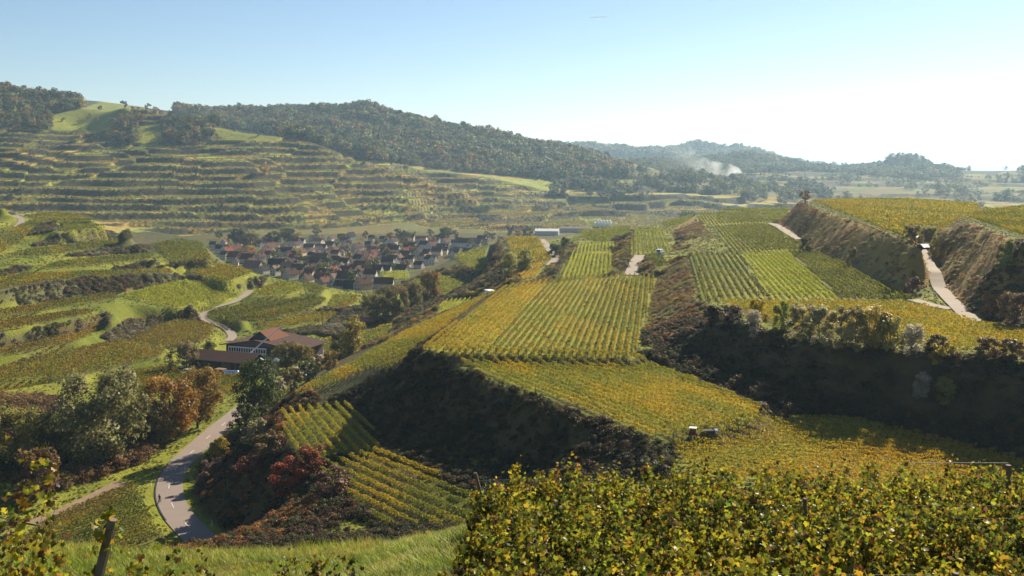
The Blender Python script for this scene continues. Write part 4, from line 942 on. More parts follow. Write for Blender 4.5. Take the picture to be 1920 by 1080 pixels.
def house_mesh(w, l, e, r, ov=0.5):
    a, b = w/2, l/2
    wall = MB().prism([(-a, -0.6), (a, -0.6), (a, e), (0, r-0.12), (-a, e)], -b, b).mesh('wall'); wall.materials.append(M_WALL)
    sl = (r-e)/a; th = 0.22; x = a+ov; z = e-ov*sl
    roof = MB().prism([(-x, z), (0, r), (x, z), (x, z+th), (0, r+th), (-x, z+th)], -b-ov, b+ov).mesh('roof'); roof.materials.append(M_ROOF)
    return wall, roof
HM = [(9, 13, 5.6, 10.4), (8, 11, 4.6, 9.0), (11, 18, 5.0, 11.0), (7.5, 9.5, 6.4, 10.2), (12, 22, 4.6, 11.2), (10, 14, 8.6, 11.6)]
HMESH = [house_mesh(*h) for h in HM]
def house(x, y, z, kind, rot, roof, wall, sc=1.0, name='house'):
    w, l, e, r = HM[kind]; wm, rm = HMESH[kind]
    h = empty(name, (x, y, z), rot); h.scale = (sc, sc, sc)
    o = obj('wall', wm, None, h); o.color = (*wall, 1); o = obj('roof', rm, None, h); o.color = (*roof, 1)
    c = obj('chimney', CHIM, None, o, (w*0.14, l*0.2, r-1.0))
    def win(px, py, pz, rz):
        q = obj('window', WIN, None, h, (px, py, pz), rz); obj('frame', FRM, None, q)
    n = 2 if kind != 4 else 3
    for k in range(n): win((k-(n-1)/2)*w*0.42, -l/2, 1.7, 0); win((k-(n-1)/2)*w*0.40, -l/2, 4.2, 0)
    if r > 8: win(0, -l/2, e+1.4, 0)
    for k in range(3): win(w/2, (k-1)*l*0.3, 1.9 if kind in (2, 4) else 3.9, math.pi/2); win(-w/2, (k-1)*l*0.3, 1.9 if kind in (2, 4) else 3.9, -math.pi/2)
    obj('door', DOOR, None, h, (w*0.18, -l/2, 0.0)) if kind != 4 else None
    return h
VZ = -75.5
def vground(x, y):
    return float(zn(x, y)) if y < 660 else float(FG.sample(x, y, FZ))
ROOFC = [((0.070, 0.042, 0.036), 'dark'), ((0.10, 0.052, 0.038), 'dark brown'), ((0.13, 0.062, 0.045), 'brown'), ((0.17, 0.06, 0.04), 'red'), ((0.035, 0.035, 0.04), 'black'), ((0.20, 0.13, 0.10), 'pale pinkish'), ((0.10, 0.062, 0.05), 'rust brown')]
WALLC = [((0.52, 0.49, 0.44), 'white'), ((0.55, 0.48, 0.36), 'cream'), ((0.50, 0.36, 0.28), 'pink'), ((0.42, 0.40, 0.36), 'grey'), ((0.60, 0.33, 0.12), 'orange')]
placed = []
VIL = [  # u, v of the foot, kind, turn, roof, wall, scale, own label
 (596,464,5,70,5,1,1.05,'tall cream three storey house with sunlit pale roof'), (475,510,2,72,5,2,1.0,'long barn-like house with pale pinkish roof beside the spur'), (600,492,2,80,2,1,0.95,'large brown roofed farmhouse in the middle of the village'),
 (714,516,4,80,4,0,0.9,'long black roofed barn beside the garden plot'), (668,558,4,84,4,0,0.85,'black roofed barn nearest to the camera'), (722,474,1,20,2,4,1.1,'bright orange walled house'), (760,476,1,-35,3,4,0.9,'orange house with red roof'),
 (805,495,3,35,4,0,1.0,'slim white tower-like house at the village edge'), (676,520,1,-28,1,0,1.0,'white gabled house with sunlit roof edge near the black barn'), (665,530,1,-40,4,0,0.8,'small white house with steep bright verge'), (720,555,4,86,1,3,0.7,'long low dark shed behind the hollow trees'),
 (624,518,0,-20,3,0,0.9,'white gabled house with dark red roof'), (545,480,1,-50,2,1,0.8,'small cream house among the village trees'), (520,500,4,86,4,3,0.8,'long dark barn left of the village middle'), (560,516,0,80,1,1,1.0,'brown roofed house with stepped gable'),
 (790,458,5,80,3,0,1.0,'pale block with red roof at the back of the village'), (870,462,0,70,0,0,1.1,'white house with wide dark roof at the right of the village'), (670,470,0,-30,1,0,1.0,'white house with steep gable in the village middle'), (690,488,0,-40,1,1,1.0,'cream house with timbered gable'),
 (440,490,0,60,3,2,1.1,'red roofed house half hidden by the spur'), (575,545,0,-15,0,1,0.9,'dark roofed house just above the spur nose'), (600,535,1,75,3,1,0.9,'small red roofed house above the spur nose')]
for u, v_, kind, turn, ro, wa, sc, lab in VIL:
    x, y = W(u, v_, VZ); h = house(x, y, vground(x, y), kind, math.radians(turn), ROOFC[ro][0], WALLC[wa][0], sc*0.7); placed.append((x, y)); tag(h, lab, 'house', 'village houses')
VPOLY = [(395,462),(470,452),(560,452),(640,447),(760,447),(905,452),(915,466),(850,486),(800,498),(770,512),(700,540),(690,570),(645,566),(600,548),(545,530),(470,510),(400,484)]
cand = []; tries = 0
while len(cand) < 190 and tries < 30000:
    tries += 1; u = RNG.uniform(395, 915); v_ = RNG.uniform(447, 570)
    if not inpoly(np.array([u]), np.array([v_]), VPOLY)[0]: continue
    x, y = W(u, v_, VZ)
    if min((x-a)**2+((y-b)*0.85)**2 for a, b in placed) < 8.4**2: continue
    placed.append((x, y)); cand.append((u, v_, x, y))
bands = sorted(cand, key=lambda c: c[3]); nb = 8; rown = ['front', 'second', 'third', 'fourth', 'fifth', 'sixth', 'seventh', 'back']
for bi in range(nb):
    seg = sorted(bands[bi*len(bands)//nb:(bi+1)*len(bands)//nb], key=lambda c: c[0])
    for i, (u, v_, x, y) in enumerate(seg):
        ro = int(RNG.choice(7, p=[.27, .22, .15, .05, .12, .09, .10])); wa = int(RNG.choice(5, p=[.42, .28, .14, .12, .04])); kind = int(RNG.choice(4, p=[.42, .28, .14, .16]))
        turn = float(RNG.choice([-32, -25, 62, 70, 80, 15])+RNG.normal(0, 7))
        h = house(x, y, vground(x, y), kind, math.radians(turn), ROOFC[ro][0], WALLC[wa][0], RNG.uniform(0.48, 0.68))
        tag(h, '%s house with %s roof, %s from left in the %s row of the village' % (WALLC[wa][1], ROOFC[ro][1], ordinal(i), rown[bi]), 'house', 'village houses')
vt = 0; vtl = []
while vt < 96:
    u = RNG.uniform(390, 985); v_ = RNG.uniform(442, 560)
    back = v_ < 458
    if not (inpoly(np.array([u]), np.array([v_]), VPOLY)[0] or (back and u < 985)): continue
    x, y = W(u, v_, VZ)
    if min((x-a)**2+(y-b)**2 for a, b in placed) < 6.0**2: continue
    placed.append((x, y)); vtl.append((u, v_, x, y)); vt += 1
VT = [((0.06, 0.065, 0.025), 'dark green'), ((0.12, 0.09, 0.03), 'brown green'), ((0.26, 0.19, 0.02), 'yellow'), ((0.10, 0.11, 0.03), 'green'), ((0.20, 0.10, 0.03), 'orange'), ((0.05, 0.05, 0.025), 'dark')]
vtl.sort(key=lambda c: c[3])
for bi in range(4):
    for i, (u, v_, x, y) in enumerate(sorted(vtl[bi*24:(bi+1)*24], key=lambda c: c[0])):
        k = int(RNG.choice(6, p=[.26, .24, .08, .2, .08, .14]))
        tree('small', x, y, vground(x, y)-0.3, RNG.uniform(4.5, 9)*(1.2 if v_ < 458 else 1), VT[k][0], '%s tree, %s from left among the %s village trees' % (VT[k][1], ordinal(i), ['nearest', 'nearer', 'farther', 'farthest'][bi]), 1.0, 'village trees')
for u, v_, h, t, lab in ((450,462,17,(0.075,0.07,0.03),'large rounded grey green tree at the left end of the village'),(470,466,15,(0.07,0.065,0.03),'dark rounded tree right of the large tree behind the village'),(512,458,13,VT[0][0],'dark upright tree behind the village'),(540,456,15,(0.07,0.075,0.03),'broad dark tree behind the left half of the village'),(990,446,12,VT[0][0],'dark round tree beside the white warehouse'),(470,480,9,(0.30,0.23,0.02),'bright yellow tree at the left of the village'),(835,450,13,VT[0][0],'dark tree behind the right half of the village')):
    x, y = W(u, v_, VZ); tree('round', x, y, vground(x, y)-0.3, h, t, lab, 1.1, 'village trees')
# ---- warehouse and silos beyond the village
def shed(x, y, z, rot, w, l, e, r, wallc, roofc, label, name='warehouse', cat='warehouse'):
    h = empty(name, (x, y, z), rot); wm, rm = house_mesh(w, l, e, r)
    o = obj('wall', wm, None, h); o.color = (*wallc, 1); o = obj('roof', rm, None, h); o.color = (*roofc, 1)
    for k in range(3): obj('door', MB().box(-1.6, 1.6, -0.08, 0.08, 0, 3.0).mesh('door'), M_DARK, h, (w/2, (k-1)*l*0.28, 0), math.pi/2)
    return tag(h, label, cat)
x, y = W(1026, 441, -76); shed(x, y, vground(x, y), math.radians(84), 14, 24, 4, 6, (0.5, 0.47, 0.44), (0.62, 0.60, 0.58), 'long white roofed warehouse beyond the village')
x, y = W(1080, 437, -76); shed(x, y, vground(x, y), math.radians(80), 12, 34, 4, 5.6, (0.4, 0.38, 0.36), (0.22, 0.17, 0.15), 'long low brown roofed warehouse right of the white one')
x, y = W(1132, 429, -76); e = empty('silo_group', (x, y, vground(x, y)))
for k in range(5):
    s = obj('silo', MB().tube([(0, 0, 0), (0, 0, 6.5), (0, 0, 7.6)], [1.5, 1.5, 0.4], 12).mesh('silo'), M_WHITE, e, (-7+k*3.4, 0, 0)); 
obj('base_hall', MB().box(-10, 10, 2, 12, 0, 4.5).mesh('base_hall'), M_WHITE, e)
tag(e, 'white silos with low hall beyond the warehouses', 'silo')
# ---- winery
wz = -66.5
def loc2(o, x, y): q = np.array(o)+EX*x+EY*y; return q[0], q[1]
O1 = (-97.0, 341.0); gz = float(zn(*loc2(O1, 17, 12)))
wi = empty('winery_hall', (O1[0], O1[1], wz-0.1), ROT); wi.scale = (1, 1, 0.86)
m = MB().box(0, 28, 0, 16, -1, 5.4).build('wall', plain('dark_boards', (0.05, 0.038, 0.03), 0.8, noise=0.3), wi)
rf = MB().add([(-1.5, -1.5, 5.2), (12, -1.5, 7.8), (29.5, -1.5, 4.9), (29.5, 17, 4.9), (12, 17, 7.8), (-1.5, 17, 5.2)] + [(-1.5, -1.5, 5.5), (12, -1.5, 8.1), (29.5, -1.5, 5.2), (29.5, 17, 5.2), (12, 17, 8.1), (-1.5, 17, 5.5)],
              [(0, 5, 4, 1), (1, 4, 3, 2), (6, 7, 10, 11), (7, 8, 9, 10), (0, 1, 7, 6), (1, 2, 8, 7), (2, 3, 9, 8), (3, 4, 10, 9), (4, 5, 11, 10), (5, 0, 6, 11)]).build('roof', plain('purple_brown_roof', (0.085, 0.052, 0.046), 0.95, noise=0.25, scale=2, spec=0.05), wi)
SEAM = MB().box(-0.05, 0.05, -1.5, 17, 0, 0.09).mesh('roof_seam'); SEAM.materials.append(M_DARK)
for k in range(9):
    x_ = 13.2+k*1.9; obj('roof_seam', SEAM, None, rf, (x_, 0, 8.1-(x_-12)*2.9/17.5+0.01))
MB().add([(0, -0.02, 5.4), (24, -0.02, 5.4), (12, -0.02, 7.75)], [(0, 1, 2)]).build('gable_board', M_WOOD, wi)
MB().add([(7, 2, 6.8), (17, 2, 6.8), (17, 14, 6.8), (7, 14, 6.8), (12, 2.0, 10.9), (12, 11.5, 10.9)], [(0, 3, 5, 4), (1, 4, 5, 2), (2, 5, 3)]).build('lantern_roof', plain('red_tile', (0.15, 0.072, 0.048), 0.95, noise=0.3, scale=4, spec=0.05), wi)
MB().add([(7.5, 2.4, 6.9), (16.5, 2.4, 6.9), (12, 2.4, 10.5)], [(0, 1, 2)]).build('lantern_gable', M_DARK, wi)
fa = MB().box(1.0, 16.0, -0.25, -0.03, 0.3, 4.9).build('facade_panel', M_WHITE, wi)
WW = MB().box(-0.31, 0.31, -0.05, 0.05, -0.7, 0.7).mesh('window'); WW.materials.append(M_GLASS)
for r in range(2):
    for k in range(15): obj('window', WW, None, fa, (1.7+k*0.97, -0.27, 1.6+r*2.05))
for k in range(3): MB().box(17+k*3.6, 19.6+k*3.6, -0.12, -0.02, 0, 3.2).build('gate', M_WOOD, wi)
tag(wi, 'large winery hall with purple brown roof and red tiled lantern roof', 'building')
O2 = (-102.6, 324.7)
sh = empty('winery_shed', (O2[0], O2[1], wz-0.1), ROT)
MB().box(0.5, 23.5, -3.6, 4, -1, 4.0).build('wall', plain('shed_boards', (0.07, 0.045, 0.03), 0.85, noise=0.3), sh)
MB().add([(-0.8, -5.2, 3.9), (24.6, -5.2, 3.9), (24.6, 0, 6.2), (-0.8, 0, 6.2), (24.6, 5.2, 3.9), (-0.8, 5.2, 3.9), (-0.8, -5.2, 3.65), (24.6, -5.2, 3.65), (24.6, 0, 5.95), (-0.8, 0, 5.95), (24.6, 5.2, 3.65), (-0.8, 5.2, 3.65)],
         [(0, 1, 2, 3), (3, 2, 4, 5), (0, 6, 7, 1), (4, 10, 11, 5), (1, 7, 8, 2), (2, 8, 10, 4), (3, 9, 6, 0), (5, 11, 9, 3), (6, 9, 8, 7), (9, 11, 10, 8)]).build('roof', plain('shed_roof', (0.10, 0.06, 0.05), 0.95, noise=0.2, scale=2, spec=0.05), sh)
for k in range(6): MB().box(0.4+k*4.6, 0.7+k*4.6, -4.9, -4.6, -1, 3.75).build('post', M_WOOD, sh)
for k in range(2): MB().box(6+k*7, 9.5+k*7, -3.72, -3.62, 0, 3.0).build('gate', M_WOOD, sh)
tag(sh, 'long brown roofed open shed in front of the winery hall', 'building')
for k, (dx, dy, lab) in enumerate(((26.0, -1.5, 'wood clad tank with white top, left of three beside the shed'), (28.2, -0.6, 'wood clad tank with white top, middle of three beside the shed'), (30.4, 0.4, 'wood clad tank with white top, right of three beside the shed'))):
    x, y = loc2(O2, dx, dy); e = empty('tank', (x, y, wz)); MB().tube([(0, 0, -0.3), (0, 0, 4.0)], 0.95, 14).build('barrel', plain('tank_wood', (0.25, 0.16, 0.10), 0.8), e)
    MB().tube([(0, 0, 4.0), (0, 0, 4.5), (0, 0, 5.0)], [1.0, 1.0, 0.35], 14).build('cap', M_WHITE, e); tag(e, lab, 'tank')
x, y = loc2(O2, 21, -9.5); e = empty('tank_trailer', (x, y, wz), ROT+0.25)
MB().tube([(-2.3, 0, 1.5), (-2.1, 0, 1.5), (2.1, 0, 1.5), (2.3, 0, 1.5)], [0.6, 0.95, 0.95, 0.6], 14).build('barrel', M_STEEL, e); MB().box(-2.5, 2.8, -0.5, 0.5, 0.45, 0.7).build('chassis', M_DARK, e)
for sx in (-1.3, 1.3):
    for sy in (-0.7, 0.7): MB().tube([(sx, sy-0.12, 0.42), (sx, sy+0.12, 0.42)], 0.42, 12).build('wheel', M_RUBBER, e)
tag(e, 'silver tank trailer parked before the winery shed', 'trailer')
x, y = loc2(O2, 16.3, -8.6); e = empty('container', (x, y, wz), ROT); MB().box(-1.6, 1.6, -1.2, 1.2, 0.1, 2.4).build('body', plain('rust_brown', (0.19, 0.11, 0.07), 0.85), e)
for k in range(6): MB().box(-1.5+k*0.56, -1.32+k*0.56, -1.27, -1.2, 0.2, 2.3).build('rib', plain('rust_rib', (0.16, 0.09, 0.06)), e)
tag(e, 'rusty container box beside the silver tank trailer', 'container')
# ---- cars
def car(x, y, z, rot, col, label, L=4.3, van=False, kindname='parked_car', cat='car', low=None):
    e = empty(kindname, (x, y, z), rot); w = 0.88; m = plain('car_paint', col, 0.3, noise=0.05, spec=0.5)
    a = L/2
    if van: prof = [(-a, 0.3), (a, 0.3), (a, 1.0), (a-0.5, 1.15), (a-1.1, 2.0), (-a+0.1, 2.1), (-a, 1.9)]
    else: prof = [(-a, 0.35), (a, 0.35), (a, 0.75), (a-0.9, 0.92), (a-1.6, 1.42), (-a+1.0, 1.45), (-a+0.25, 0.98), (-a, 0.9)]
    MB().prism(prof, -w, w).build('body', m, e)
    if low: MB().box(-a-0.01, a+0.01, -w-0.02, w+0.02, 0.32, 1.05).build('lower_panel', plain('blue_paint', low, 0.35), e)
    h0, h1 = (1.2, 1.85) if van else (0.98, 1.36)
    MB().box(-a*0.5, a*0.35, -w-0.015, w+0.015, h0, h1).build('side_glass', M_GLASS, e)
    MB().box(-a-0.015, -a+0.05, -w*0.85, w*0.85, h0 if van else 0.95, h1 if van else 1.05).build('rear_window', M_GLASS, e)
    xs = a-1.05 if van else a-1.3
    MB().add([(xs+0.36, -w*0.85, h0), (xs+0.36, w*0.85, h0), (xs-0.02, w*0.8, h1), (xs-0.02, -w*0.8, h1)], [(0, 1, 2, 3)]).build('windscreen', M_GLASS, e)
    for sx in (-a+0.8, a-0.8):
        for sy in (-w, w):
            t = MB().tube([(sx, sy-0.11, 0.33), (sx, sy+0.11, 0.33)], 0.33, 12).build('wheel', M_RUBBER, e); MB().tube([(sx, sy-0.125, 0.33), (sx, sy+0.125, 0.33)], 0.17, 10).build('rim', M_STEEL, t)
    for sy in (-0.6, 0.6): MB().box(a-0.04, a+0.03, sy-0.16, sy+0.16, 0.62, 0.78).build('headlight', M_STEEL, e)
    return tag(e, label, cat)
for dx, dy, c, lab in ((2.5, -9, (0.05, 0.05, 0.06), 'dark car parked left of the winery shed'), (5.8, -10.5, (0.6, 0.6, 0.6), 'silver car parked beside the dark car'), (38, -3, (0.6, 0.58, 0.55), 'pale car parked right of the tanks'), (41.5, -1.5, (0.7, 0.69, 0.66), 'white car parked farthest right in the winery yard'), (36, 3.5, (0.62, 0.6, 0.56), 'cream car parked behind the pale car')):
    x, y = loc2(O2, dx, dy); car(x, y, float(zn(x, y)), ROT+RNG.normal(0, 0.3), c, lab)
x, y = W(1237, 480, -36); car(x, y, float(zn(x, y))+0.02, math.radians(70), (0.75, 0.76, 0.78), 'white van with blue lower body among the vine plots', 4.8, True, 'van', 'van', (0.03, 0.16, 0.42))
x, y = W(1716, 497, -27.6); car(x, y, float(zn(x, y)), math.radians(110), (0.66, 0.6, 0.5), 'cream car parked beside the farm track')
x, y = W(1727, 523, -28.8); car(x, y, float(zn(x, y)), math.radians(105), (0.04, 0.05, 0.09), 'dark blue car parked below the cream car')
x, y = W(1712, 482, -26.6); car(x, y, float(zn(x, y)), math.radians(110), (0.7, 0.68, 0.62), 'white car parked above the cream car', 3.9)
# ---- mobile crane behind the shed
x, y = loc2(O2, 14.5, 9.5); e = empty('mobile_crane', (x, y, wz), ROT)
MB().box(-3.2, 3.2, -1.2, 1.2, 0.7, 1.5).build('chassis', M_WHITE, e); MB().box(1.6, 3.2, -1.1, 1.1, 1.5, 3.0).build('cab', M_WHITE, e); MB().box(-1.8, 0.8, -1.1, 1.1, 1.5, 3.6).build('turret', M_WHITE, e)
MB().box(2.2, 3.22, -1.12, 1.12, 2.0, 2.7).build('cab_glass', M_GLASS, e)
for sx in (-2.2, -0.9, 1.4, 2.5):
    for sy in (-1.1, 1.1): MB().tube([(sx, sy-0.2, 0.55), (sx, sy+0.2, 0.55)], 0.55, 12).build('wheel', M_RUBBER, e)
bx, by, bz = WY(533, 606, 341); q = np.array([bx-x, by-y]); lx, ly = float(q@EX), float(q@EY)
MB().tube([(-0.5, 0, 3.4), (lx*0.5-0.2, ly*0.5, (3.4+bz-wz)/2), (lx, ly, bz-wz)], [0.26, 0.2, 0.12], 6).build('boom', plain('crane_grey', (0.55, 0.55, 0.53), 0.5), e)
tag(e, 'white mobile crane with long raised boom behind the shed', 'crane')
x, y = W(689, 613, -68); e = empty('pavilion', (x, y, float(zn(x, y))), 0.2)
for sx in (-2.6, 2.6):
    for sy in (-1.8, 1.8): MB().box(sx-0.1, sx+0.1, sy-0.1, sy+0.1, -0.5, 2.3).build('post', M_WOOD, e)
MB().prism([(-2.2, 2.2), (0, 3.2), (2.2, 2.2), (2.2, 2.35), (0, 3.35), (-2.2, 2.35)], -3.2, 3.2).build('roof', plain('red_roof', (0.30, 0.09, 0.07), 0.7), e, None, math.pi/2)
tag(e, 'small open pavilion with red roof below the spur nose', 'pavilion')
x, y = W(919, 549, -46); e = empty('site_hut', (x, y, float(zn(x, y))), 0.5); MB().box(-1.2, 1.2, -2, 2, -0.3, 2.4).build('body', M_WHITE, e); MB().box(-1.35, 1.35, -2.15, 2.15, 2.4, 2.55).build('roof', M_WHITE, e); MB().box(-0.45, 0.45, -2.06, -1.98, 0, 2).build('door', M_STEEL, e)
tag(e, 'small white hut at the upper left corner of the central plot', 'hut')
for u, v_, lab in ((842,424,'thin wooden power pole in the valley, left of two'), (971,426,'thin wooden power pole in the valley, right of two'), (604,612,'thin wooden pole on the spur behind the winery')):
    zz = -76 if v_ < 500 else -65.5
    x, y = W(u, v_, zz); e = empty('power_pole', (x, y, vground(x, y))); hh = 13 if v_ < 500 else 6
    MB().tube([(0, 0, -0.5), (0, 0, hh)], [0.2, 0.13], 6).build('pole', M_WOOD, e)
    MB().box(-1.1, 1.1, -0.08, 0.08, hh-0.8, hh-0.6).build('crossarm', M_WOOD, e); tag(e, lab, 'power pole')
# ------------------------------------------------------------------ tractor, cyclist, roadside posts
x, y = W(1300, 829, -38.8); tz = float(zn(x, y)); e = empty('tractor', (x, y, tz), math.radians(75))
e.scale = (0.75, 0.75, 0.75); RD = plain('tractor_red', (0.16, 0.04, 0.03), 0.5)
MB().box(-0.2, 1.5, -0.38, 0.38, 0.6, 1.2).build('bonnet', RD, e); cb = MB().box(-1.1, -0.2, -0.55, 0.55, 0.7, 1.9).build('cab', RD, e)
MB().box(-1.2, -0.1, -0.65, 0.65, 1.95, 2.1).build('cab_roof', M_WHITE, e); MB().box(-1.0, -0.17, -0.57, 0.57, 1.25, 1.85).build('cab_glass', M_GLASS, e)
for sx, r in ((-0.8, 0.6), (1.15, 0.4)):
    for sy in (-0.6, 0.6): w = MB().tube([(sx, sy-0.15, r), (sx, sy+0.15, r)], r, 14).build('wheel', M_RUBBER, e); MB().tube([(sx, sy-0.17, r), (sx, sy+0.17, r)], r*0.5, 10).build('rim', M_STEEL, w)
tag(e, 'small red vineyard tractor with white cab roof at the grass corner', 'tractor')
x, y = W(1326, 826, -38.8); e = empty('sprayer_trailer', (x, y, float(zn(x, y))), math.radians(10))
MB().tube([(-0.9, 0, 0.95), (-0.7, 0, 0.95), (0.7, 0, 0.95), (0.9, 0, 0.95)], [0.3, 0.5, 0.5, 0.3], 12).build('barrel', M_DARK, e); MB().box(-1.6, 1.2, -0.35, 0.35, 0.4, 0.52).build('chassis', M_DARK, e)
for sy in (-0.5, 0.5): MB().tube([(0, sy-0.1, 0.38), (0, sy+0.1, 0.38)], 0.38, 12).build('wheel', M_RUBBER, e)
MB().tube([(1.0, 0, 0.95), (1.5, 0, 0.95)], 0.5, 12).build('fan_housing', M_STEEL, e)
tag(e, 'dark sprayer trailer standing right of the tractor', 'trailer')
# cyclist
cx, cy = W(299, 944, -64.9); rz = ROADR[np.argmin((ROADR[:, 0]-cx)**2+(ROADR[:, 1]-cy)**2)]; cz = float(zn(cx, cy))+0.13
HEAD = math.radians(-94)     # riding towards the camera
b = empty('bicycle', (cx, cy, cz), HEAD)
def ring(px, r):
    pts = [(px+r*math.cos(t), 0, r+0.0+r*math.sin(t)) for t in np.linspace(0, 2*math.pi, 25)]
    return MB().tube(pts, 0.022, 6, False)
for px in (-0.52, 0.52):
    w = ring(px, 0.34).build('wheel', M_RUBBER, b)
    sp = MB()
    for k in range(8):
        t = k*math.pi/8; sp.tube([(px-0.33*math.cos(t), 0, 0.34-0.33*math.sin(t)), (px+0.33*math.cos(t), 0, 0.34+0.33*math.sin(t))], 0.004, 3)
    sp.build('spokes', M_WIRE, w)
fr = MB(); bbk = (-0.05, 0, 0.3); st = (-0.2, 0, 0.85); hd = (0.36, 0, 0.88)
for a_, c_ in ((bbk, st), (bbk, hd), ((-0.17, 0, 0.75), (0.35, 0, 0.84)), (bbk, (-0.52, 0, 0.34)), (st, (-0.52, 0, 0.34)), (hd, (0.52, 0, 0.34)), (hd, (0.34, 0, 1.0))): fr.tube([a_, c_], 0.02, 6)
fr.build('frame', M_DARK, b); MB().box(-0.33, -0.08, -0.06, 0.06, 0.9, 0.95).build('saddle', M_RUBBER, b)
MB().tube([(0.4, -0.24, 1.0), (0.34, -0.2, 1.02), (0.34, 0.2, 1.02), (0.4, 0.24, 1.0)], 0.014, 6).build('handlebar', M_DARK, b)
tag(b, 'dark bicycle ridden along the road edge', 'bicycle')
me = bpy.data.meshes.new('person'); J = [(-0.2, 0, 0.98), (-0.12, 0, 1.16), (0.02, 0, 1.34), (0.10, 0, 1.47), (0.15, 0, 1.56), (0.19, 0, 1.66), (0.20, 0, 1.75),
     (-0.18, 0.1, 0.95), (0.12, 0.12, 0.80), (-0.02, 0.12, 0.36), (0.10, 0.12, 0.30), (-0.18, -0.1, 0.95), (0.14, -0.12, 0.62), (-0.08, -0.12, 0.22), (0.05, -0.12, 0.15),
     (0.06, 0.19, 1.40), (0.16, 0.25, 1.18), (0.35, 0.21, 1.04), (0.06, -0.19, 1.40), (0.16, -0.25, 1.18), (0.35, -0.21, 1.04)]
E_ = [(0, 1), (1, 2), (2, 3), (3, 4), (4, 5), (5, 6), (0, 7), (7, 8), (8, 9), (9, 10), (0, 11), (11, 12), (12, 13), (13, 14), (3, 15), (15, 16), (16, 17), (3, 18), (18, 19), (19, 20)]
Rr = [.15, .15, .17, .10, .055, .09, .09, .11, .075, .045, .04, .11, .075, .045, .04, .075, .045, .035, .075, .045, .035]
me.from_pydata(J, E_, []); me.update()
pe = obj('person', me, plain('dark_jersey', (0.035, 0.03, 0.04), 0.8), None, (cx, cy, cz), HEAD)
sk = pe.modifiers.new('skin', 'SKIN'); pe.modifiers.new('sub', 'SUBSURF').levels = 1
for k, sv in enumerate(me.skin_vertices[0].data): sv.radius = (Rr[k], Rr[k])
me.skin_vertices[0].data[0].use_root = True
MB().tube([(0.19, 0, 1.66), (0.19, 0, 1.74), (0.185, 0, 1.80), (0.18, 0, 1.83)], [0.115, 0.115, 0.09, 0.03], 10).build('helmet', M_DARK, pe)
MB().tube([(0.27, 0, 1.60), (0.285, 0, 1.66)], [0.05, 0.055], 8).build('face', plain('skin', (0.45, 0.27, 0.19), 0.6), pe)
tag(pe, 'cyclist in dark clothing leaning over the handlebar on the road', 'person')
for u, v_, lab in ((283,910,'white roadside post on the left verge of the bend'), (397,984,'white roadside post at the inner end of the bend'), (389,842,'white roadside post beside the yellow shrub'), (347,880,'white roadside post by the tree shadow')):
    x, y = W(u, v_, -64.8); e = empty('roadside_post', (x, y, float(zn(x, y)))); MB().box(-0.06, 0.06, -0.06, 0.06, -0.2, 1.0).build('post', M_WHITE, e); MB().box(-0.065, 0.065, -0.065, 0.065, 0.72, 0.86).build('black_band', M_DARK, e); tag(e, lab, 'roadside post')

# ------------------------------------------------------------------ foreground vines
LV = np.array([(0, -0.02), (0.22, -0.24), (0.54, -0.08), (0.44, 0.15), (0.62, 0.42), (0.30, 0.50), (0, 0.85), (-0.30, 0.50), (-0.62, 0.42), (-0.44, 0.15), (-0.54, -0.08), (-0.22, -0.24)], float)
LV[:, 1] -= 0.2
def leaves(c, size, nrm, cols):
    """lobed vine leaves, folded a little along the midrib"""
    n = len(c); nrm = nrm/np.linalg.norm(nrm, axis=1)[:, None]
    r = RNG.normal(0, 0.5, (n, 3)) + np.array([0, 0, -1.0]); b = r-nrm*(r*nrm).sum(1)[:, None]; b /= np.maximum(np.linalg.norm(b, axis=1), 1e-5)[:, None]; a = np.cross(b, nrm)
    k = len(LV); fold = RNG.uniform(-0.2, 0.75, n); curl = RNG.uniform(-0.6, 0.6, n)
    P = np.concatenate([LV, [[0, 0.1]]], 0)
    off = np.abs(P[None, :, 0])*fold[:, None] + (P[None, :, 1]**2)*curl[:, None]
    V = c[:, None, :] + size[:, None, None]*(a[:, None, :]*P[None, :, :1] + b[:, None, :]*P[None, :, 1:2] + nrm[:, None, :]*off[..., None])
    base = (np.arange(n)*(k+1))[:, None]; i = np.arange(k)
    f = np.stack([base+i, base+(i+1) % k, np.broadcast_to(base+k, (n, k))], -1).reshape(-1, 3)
    return V.reshape(-1, 3), f, np.repeat(cols, k, 0)
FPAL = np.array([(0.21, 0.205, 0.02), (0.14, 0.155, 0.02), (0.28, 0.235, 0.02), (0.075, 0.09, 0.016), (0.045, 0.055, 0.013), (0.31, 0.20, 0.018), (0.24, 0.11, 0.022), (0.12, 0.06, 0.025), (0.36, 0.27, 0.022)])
FPR = np.array([0.18, 0.13, 0.12, 0.19, 0.19, 0.06, 0.03, 0.06, 0.04])  # many dark greens: unlit gaps of backlit foliage put into the colour
M_CANE = plain('cane', (0.16, 0.085, 0.045), 0.7)
SINGLE = []
for k in range(9):
    V, f_, c_ = leaves(np.zeros((1, 3)), np.array([1.0]), np.array([[0.1, -1.0, 0.25]]), FPAL[k][None]); me = mesh_np('leaf', V, f_, c_); me.materials.append(M_LEAF_FG); SINGLE.append(me)
STEM = MB().tube([(0, 0, -0.1), (0.03, 0.01, 0.3), (-0.02, 0.02, 0.6), (0.02, 0, 0.85)], [0.035, 0.028, 0.024, 0.018], 6).mesh('stem'); STEM.materials.append(M_BARK)
TPOST = MB().tube([(0, 0, -0.3), (0, 0, 0.8), (0, 0, 1.55)], [0.045, 0.043, 0.04], 8).mesh('post'); TPOST.materials.append(M_WOOD)
def fground(x, y): return zn(x, y)
